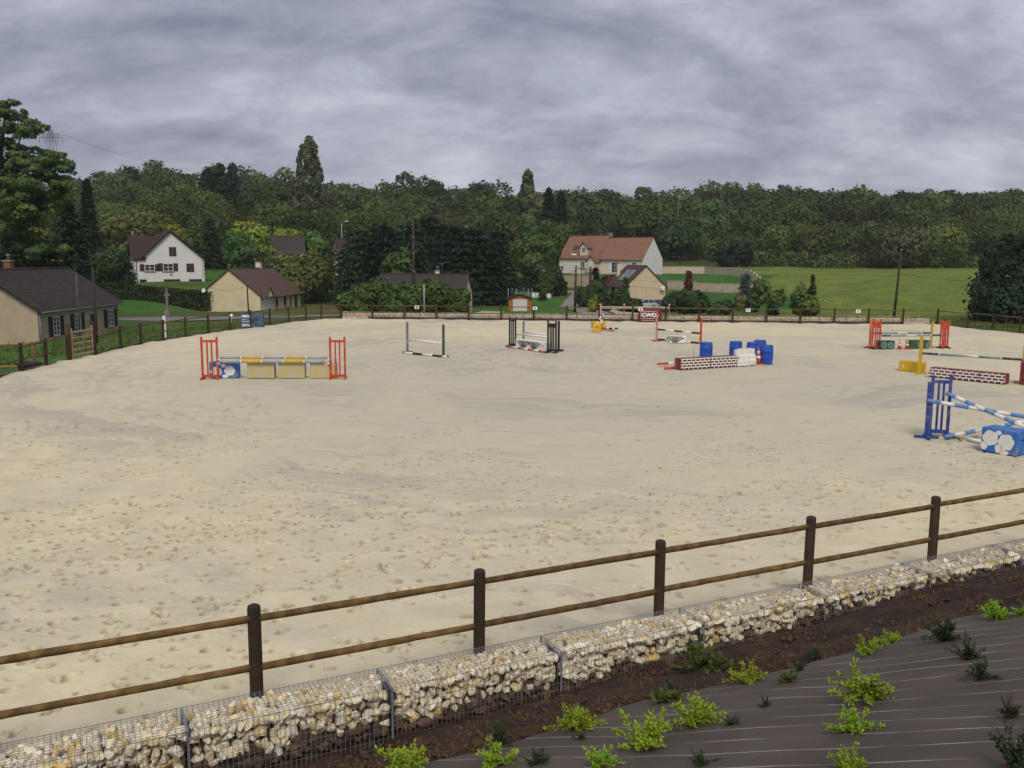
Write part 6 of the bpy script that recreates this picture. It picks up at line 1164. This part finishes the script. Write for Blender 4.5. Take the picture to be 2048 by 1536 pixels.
# hedges in front of the low house, each bush its own
for i, (u, vt, Yy, wp, lab) in enumerate(((722, 566, 98, 90, 'leftmost'), (775, 556, 99, 96, 'second from the left'), (826, 563, 97, 84, 'at the foot of the utility pole'), (872, 560, 98, 90, 'second from the right'), (910, 574, 97, 56, 'rightmost'))): tree('hedge_bush', 'bright green hedge bush before the low house, ' + lab, u, vt, Yy, wp, 'leaf_hedge', 'shrub', 3600, group='hedge bushes before the low house', nl=16)
def clipped_hedge(label, a, c, h, d, mat, n):
    r_ = nrng(); A, Cc = Vector((*a, 0)), Vector((*c, 0)); L = (Cc - A).length; root = thing('clipped_hedge', label, 'hedge', (a[0], a[1], gz(*a)), math.atan2(c[1] - a[1], c[0] - a[0])); dz = (gz(*c) - gz(*a)) / L
    P = np.stack([r_.uniform(0, L, n), r_.uniform(-d / 2, d / 2, n), r_.uniform(0, h, n)], 1); f = r_.integers(0, 3, n); P[f == 0, 1] = -d / 2 + r_.normal(0, .06, (f == 0).sum()); P[f == 1, 2] = h + r_.normal(0, .07, (f == 1).sum()); P[:, 2] += P[:, 0] * dz + .12 * vnoise(P[:, 0] / 1.5, P[:, 0] * 0, 9)
    nn = r_.normal(size=(n, 3)); nn[f == 0, 1] -= 1.2; nn[f == 1, 2] += 1.2; nn /= np.linalg.norm(nn, axis=1)[:, None]; a_ = np.cross(nn, r_.normal(size=(n, 3))); a_ /= np.linalg.norm(a_, axis=1)[:, None]; b_ = np.cross(nn, a_); s = .42 * r_.uniform(.6, 1.3, n)[:, None]
    V = np.stack([P + a_ * s * .6, P - a_ * s * .4 + b_ * s * .5, P - a_ * s * .4 - b_ * s * .5], 1); T = np.repeat(r_.uniform(.75, 1.25, n)[:, None] * np.ones((n, 3)), 3, 0); put('foliage', npmesh('foliage', V.reshape(-1, 3), np.arange(3 * n).reshape(n, 3), mat, T), root)
    m = MB(); m.add([(0, -d * .36, 0), (L, -d * .36, L * dz), (L, d * .36, L * dz), (0, d * .36, 0), (0, -d * .36, h * .9), (L, -d * .36, h * .9 + L * dz), (L, d * .36, h * .9 + L * dz), (0, d * .36, h * .9)], [(0, 3, 2, 1), (4, 5, 6, 7), (0, 1, 5, 4), (1, 2, 6, 5), (2, 3, 7, 6), (3, 0, 4, 7)]); m.build('stems', 'bark', root)
clipped_hedge('long clipped dark green hedge below the white house', (-60.5, 122), (-40.5, 127), 2.6, 1.2, 'leaf_dark', 5200); clipped_hedge('clipped hedge on the rise right of the white house', (-48, 160), (-33, 164), 2.2, 1.2, 'leaf_dark', 3000); clipped_hedge('dark hedge behind the long white wall', (-1.5, 157.5), (9.5, 158.5), 2.2, 1.2, 'leaf_dark', 2600)

# --- wood on the hills: one mass of crowns in several depths
SKY = [(-150, 330), (60, 345), (130, 372), (195, 345), (250, 332), (330, 328), (385, 346), (440, 338), (500, 348), (560, 352), (650, 366), (740, 370), (800, 358), (880, 362), (960, 370), (1030, 388), (1130, 384), (1170, 376), (1250, 386), (1290, 378), (1350, 370), (1430, 365), (1500, 371), (1600, 380), (1700, 381), (1800, 384), (1900, 390), (1960, 386), (2048, 379), (2250, 375)]
FRONT = [(-150, 400), (130, 400), (300, 385), (450, 380), (560, 400), (650, 410), (800, 415), (1000, 420), (1150, 420), (1250, 425), (1350, 430), (1450, 425), (1560, 405), (1650, 392), (1750, 398), (1850, 410), (1950, 415), (2048, 410), (2250, 400)]
MIDL = [(a, b_ * .5 + np.interp(a, [q[0] for q in SKY], [q[1] for q in SKY]) * .5) for a, b_ in FRONT]
VV, FF_, TT_, NR_ = [], [], [], []; off = 0; r_ = np.random.default_rng(77)
def wood_layer(prof, Y0, dY, step, n, size, tint, u0=-150, u1=2250, skip=()):
    global off
    u = u0
    while u < u1:
        uu = u + r_.normal(0, step * .2); Yy = Y0 + r_.uniform(-dY, dY)
        if not any(a < uu < c_ for a, c_ in skip):
            vt = np.interp(uu, [q[0] for q in prof], [q[1] for q in prof]) + r_.normal(0, 6) + 2; tp_ = at(uu, vt, Yy); zb_ = gz(tp_.x, Yy); hh = float(np.clip(tp_.z - zb_, 5, 24)); w_ = step * 1.55 * Yy / F_PX * r_.uniform(.85, 1.25); w_ = max(w_, hh * .45)
            lob_ = broad_lobes(r_, w_, hh * .93, hh * .06, 8, .9); V, Fc, T = leaves(r_, lob_, n, size * Yy / 240, up=.5)
            th_ = tint * r_.uniform(.58, 1.38) * np.array([r_.uniform(.82, 1.16), 1, r_.uniform(.8, 1.15)]); VV.append(V + np.array([tp_.x, Yy, tp_.z - hh])); FF_.append(Fc + off); TT_.append(T * th_); NR_.append(LAST[0]); off += len(V)
        u += step * r_.uniform(.75, 1.25)
wood_layer(SKY, 400, 30, 46, 1600, .85, .85); wood_layer(SKY, 335, 18, 50, 2200, .75, .9); wood_layer(MIDL, 285, 16, 52, 2800, .70, .95); wood_layer(FRONT, 246, 10, 54, 3800, .62, 1.0)
LOW = [(-150, 440), (560, 440), (700, 430), (860, 440), (1000, 440), (1150, 450), (1300, 440), (1400, 450), (1480, 470), (1560, 450), (1700, 440), (1800, 455), (1900, 448), (2250, 440)]
wood_layer(LOW, 226, 5, 60, 3600, .58, 1.22, 1360, 2250); wood_layer([(0, 505), (2250, 505)], 219, 4, 36, 800, .5, 1.35, 1480, 2250); wood_layer([(0, 430), (2250, 440)], 214, 8, 60, 3000, .58, .95, 640, 1180); wood_layer([(-150, 410), (400, 400), (640, 420)], 212, 10, 60, 3400, .58, .9, -150, 640)
wd = put('far_wood', npmesh('far_wood', np.concatenate(VV), np.concatenate(FF_), 'leaf_wood', np.concatenate(TT_), normals=np.concatenate(NR_))); tag(wd, 'mixed broadleaf wood covering the hills behind the village', 'wood', kind='stuff')
print('wood tris', sum(len(f) for f in FF_))
for lab, u, vt, Yy, wp in (('leftmost of three', 415, 334, 262, 40), ('middle of three', 441, 322, 264, 42), ('rightmost of three', 461, 321, 262, 44)): tree('pine', 'dark ragged pine on the skyline above the white house, ' + lab, u, vt, Yy, wp, 'needle_dark', 'poplar', 1500, group='skyline pines')
tree('tree', 'thin sparse tree on the skyline left of the tall poplar', 566, 342, 250, 40, 'leaf_dark', 'broad', 500)

# --- rough grass along the verges (uncountable)
r_ = np.random.default_rng(5); n = 26000; X = r_.uniform(-45, 46, n); Yg = r_.uniform(28, 100, n); ok = (~inside(X, Yg)) & (edge_dist(X, Yg) < 22) & (edge_dist(X, Yg) > .35) & (vnoise(X / 3, Yg / 3, 41) > -.25) & ~((X < -20.5) & (Yg < 46) & (X > -34)) & ~((X < -34) & (Yg > 64) & (Yg < 82)); X, Yg = X[ok], Yg[ok]; n = len(X); P = np.stack([X, Yg, ground(X, Yg) - .03], 1); a = r_.uniform(0, 6.28, n); hgt = r_.uniform(.12, .42, n); wd_ = r_.uniform(.04, .10, n); dx = np.stack([np.cos(a) * wd_, np.sin(a) * wd_, np.zeros(n)], 1); tip = np.stack([r_.normal(0, .08, n), r_.normal(0, .08, n), hgt], 1)
V = np.stack([P - dx, P + dx, P + tip], 1); T = np.repeat(np.stack([r_.uniform(.8, 1.5, n), r_.uniform(.8, 1.2, n), r_.uniform(.7, 1.1, n)], 1), 3, 0); leaf_mat('grass_blade', (.062, .105, .026)); tag(put('verge_grass', npmesh('verge_grass', V.reshape(-1, 3), np.arange(3 * n).reshape(n, 3), 'grass_blade', T)), 'rough grass tufts on the verges around the arena', 'grass', kind='stuff')

# --- young shrubs planted on the bank
leaf_mat('lonicera', (.30, .41, .045), .25); leaf_mat('dark_shrub', (.045, .075, .030), .2); leaf_mat('weed', (.085, .11, .03), .3); pm('stem', (.10, .065, .035), (.07, .045, .025), 5, .9)
def bush_meshes(seed, R, h, nst, leaf, mat, dens):
    r_ = np.random.default_rng(seed); m = MB(); P_, D_ = [], []
    for k in range(nst):
        a = r_.uniform(0, 6.28); el = r_.uniform(.15, 1.35); L = R * r_.uniform(.45, 1.25); d0 = np.array([math.cos(a) * math.cos(el), math.sin(a) * math.cos(el), math.sin(el) * h / R]); pts = []
        for i in range(6): t_ = i / 5; q = d0 * L * t_ + np.array([0, 0, -.16 * L * t_ * t_ * math.cos(el)]); q[2] = max(q[2] + .015, .01); pts.append(q)
        m.path(pts, [.006, .005, .004, .003, .0025, .002], 4)
        for i in range(dens): t_ = r_.uniform(.18, 1.02); i0 = min(4, int(t_ * 5)); q = pts[i0] + (pts[i0 + 1] - pts[i0]) * (t_ * 5 - i0); P_.append(q + r_.normal(0, .008, 3)); D_.append(d0 / np.linalg.norm(d0) * .6 + r_.normal(0, .6, 3))
    P = np.array(P_); D = np.array(D_); D /= np.linalg.norm(D, axis=1)[:, None]; n = len(P); sd = np.cross(D, np.array([0, 0, 1.0]) + r_.normal(0, .45, (n, 3))); sd /= np.linalg.norm(sd, axis=1)[:, None]; s = leaf * r_.uniform(.7, 1.3, n)[:, None]
    V = np.stack([P, P + D * s * .55 + sd * s * .30, P + D * s * 1.1, P + D * s * .55 - sd * s * .30], 1); T = np.repeat(np.stack([r_.uniform(.75, 1.2, n), r_.uniform(.8, 1.15, n), r_.uniform(.6, 1.2, n)], 1), 4, 0); me = npmesh('leaves', V.reshape(-1, 3), np.arange(4 * n).reshape(n, 4), mat, T); so_ = m.build('stems', 'stem', recalc=False); sm_ = so_.data; bpy.data.objects.remove(so_); return me, sm_
YB = [bush_meshes(500 + i, .25, .21, 24, .025, 'lonicera', 75) for i in range(5)]; DB = [bush_meshes(520 + i, .17, .22, 18, .022, 'dark_shrub', 55) for i in range(3)]; WB = [bush_meshes(540 + i, .15, .14, 12, .05, 'weed', 12) for i in range(2)]
def soil_patch(root, s, e, rz, k):
    g = Vector((NN[0], NN[1], 0)) * (float(bank_z(s, e + .05)) - float(bank_z(s, e - .05))) / .1; nrm = (Vector((0, 0, 1)) - g).normalized(); m = MB(); n = 13; rr_ = [random.uniform(.05, .095) for _ in range(n)]
    m.add([(0, 0, .022)] + [(rr_[i] * math.cos(6.283 * i / n), rr_[i] * math.sin(6.283 * i / n), .026 if i % 2 else .014) for i in range(n)], [(0, i + 1, (i + 1) % n + 1) for i in range(n)], True); o = m.build('planting_hole', 'soil_crumb', root); o.rotation_euler = (Matrix.Rotation(-rz, 3, 'Z') @ nrm.to_track_quat('Z', 'Y').to_matrix()).to_euler(); o.location = (0, 0, .02)
pm('soil_crumb', (.055, .032, .019), (.105, .058, .030), 3, .95, .4, 20)
def bush(label, u, v, k, meshes, wpx, base, name='young_shrub', group=None):
    s, e = bank_hit(u, min(v + .22 * wpx, 1580)); p = nf(s, e, float(bank_z(s, e)) + .01); d = math.sqrt(p.x ** 2 + p.y ** 2 + (EYE - p.z) ** 2); sc = wpx * d / F_PX / base
    r_ = thing(name, label, 'shrub', p, 1.7 * k, group); r_.scale = (sc, sc, sc); me, st_ = meshes[k % len(meshes)]; soil_patch(r_, s, e, 1.7 * k, k) if meshes is not WB else None; put('leaves', me, r_); put('stems', st_, r_); return r_
for k, (u, v, w, lab) in enumerate(((1155, 1440, 100, 'nearest the gabions at the left'), (1000, 1515, 105, 'second from the left at the bottom edge'), (812, 1525, 125, 'leftmost at the bottom edge'), (1292, 1470, 140, 'spreading over the fabric edge in the middle'), (1205, 1525, 85, 'at the bottom edge below the spreading one'), (1390, 1432, 115, 'on the fabric right of the spreading one'), (1492, 1352, 85, 'on the fabric edge in the middle row'), (1733, 1298, 62, 'at the fabric edge, left of a close pair'), (1782, 1279, 50, 'at the fabric edge, right of a close pair'), (1728, 1378, 120, 'large upper one of the stacked pair'), (1715, 1452, 95, 'lower one of the stacked pair, with bare stem'), (1700, 1535, 95, 'cut by the bottom edge at the right'), (1995, 1228, 62, 'far right on the soil edge'), (2045, 1226, 40, 'cut by the right edge on the soil edge'))): bush('young yellow-green shrub ' + lab, u, v, k, YB, w, .46, group='yellow-green shrubs on the bank')
for k, (u, v, w, lab) in enumerate(((1000, 1478, 75, 'in the soil left of the fabric'), (1075, 1525, 70, 'on the fabric at the bottom edge'), (1465, 1450, 42, 'small one in the middle of the fabric'), (1530, 1412, 34, 'tiny one on the fabric'), (1405, 1530, 62, 'at the bottom edge in the middle'), (1890, 1270, 85, 'wide one at the upper fabric edge'), (1935, 1312, 70, 'on a torn hole in the fabric'), (1965, 1350, 62, 'leaning below the torn hole'), (2020, 1430, 60, 'near the right edge'), (2030, 1530, 120, 'large at the lower right corner'), (1630, 1312, 42, 'in the soil above the fabric'), (1340, 1375, 40, 'in the weeds beside the gabions'), (1600, 1340, 32, 'small at the fabric edge'), (1160, 1480, 34, 'tiny beside the yellow-green shrub'))): bush('young dark green shrub ' + lab, u, v, k, DB, w * .85, .32, group='dark green shrubs on the bank')
for k, (u, v, w, lab) in enumerate(((1395, 1325, 80, 'in the soil below the gabions'), (1440, 1330, 70, 'right of the leafy weed below the gabions'), (1575, 1360, 45, 'on the fabric edge'), (1330, 1395, 60, 'at the left fabric corner'))): bush('low leafy weed ' + lab, u, v, k, WB, w, .28, name='weed')
# crumbs of earth, dead stalks and small stones on the soil strip
r_ = np.random.default_rng(9); VV, FF_ = [], []; off = 0; base = [(np.array([v.co[:] for v in m.vertices]), np.array([list(p.vertices) for p in m.polygons])) for m in CLODS[:4]]
for k in range(2600):
    s = r_.uniform(-4, 15); el = float(np.interp(s, es, ee)); e = r_.uniform(.6, max(1.0, el + .15)); Vb, Fb_ = base[k % 4]; R = np.array(Matrix.Rotation(r_.uniform(0, 6), 3, Vector(r_.normal(size=3)).normalized())); q = nf(s, e, float(bank_z(s, e)) + .01); VV.append(Vb * r_.uniform(.02, .075) @ R.T + np.array(q)); FF_.append(Fb_ + off); off += len(Vb)
tag(put('soil_crumbs', npmesh('soil_crumbs', np.concatenate(VV), np.concatenate(FF_), 'soil_crumb')), 'loose crumbs of dark earth on the bank below the gabions', 'soil', kind='stuff')
n = 1500; S = r_.uniform(-3, 15, n); Ee = np.interp(S, es, ee) - np.abs(r_.normal(0, .45, n)) + .08; Ee = np.maximum(Ee, .62); P = NF0 + S[:, None] * ND + Ee[:, None] * NN; P = np.concatenate([P, (bank_z(S, Ee) + .01)[:, None]], 1); a = r_.uniform(0, 6.28, n); L = r_.uniform(.05, .22, n)[:, None]; d = np.stack([np.cos(a), np.sin(a), r_.uniform(.05, .9, n)], 1) * L; sd = np.stack([-np.sin(a), np.cos(a), np.zeros(n)], 1) * .004
V = np.stack([P - sd, P + sd, P + d], 1); T = np.repeat(np.stack([r_.uniform(.7, 1.3, n), r_.uniform(.7, 1.1, n), r_.uniform(.6, 1, n)], 1), 3, 0); leaf_mat('dead_grass', (.15, .085, .030), .2); tag(put('dead_stalks', npmesh('dead_stalks', V.reshape(-1, 3), np.arange(3 * n).reshape(n, 3), 'dead_grass', T)), 'brown dead stalks and grass along the fabric edge', 'dead grass', kind='stuff')

# ------------------------------------------------------------------ thin haze in the damp air
hm = bpy.data.materials.new('haze'); hm.use_nodes = True; t = hm.node_tree; t.nodes.clear(); pv = N(t, 'ShaderNodeVolumePrincipled'); pv.inputs['Density'].default_value = .00016; pv.inputs['Color'].default_value = (.88, .91, .95, 1)
o = N(t, 'ShaderNodeOutputMaterial'); t.links.new(pv.outputs[0], o.inputs['Volume'])
m = MB(); m.bx(-1520, 1520, -420, 2620, -4.8, 75); tag(m.build('haze', hm), 'faint grey haze in the air over the whole valley', 'haze', kind='stuff')
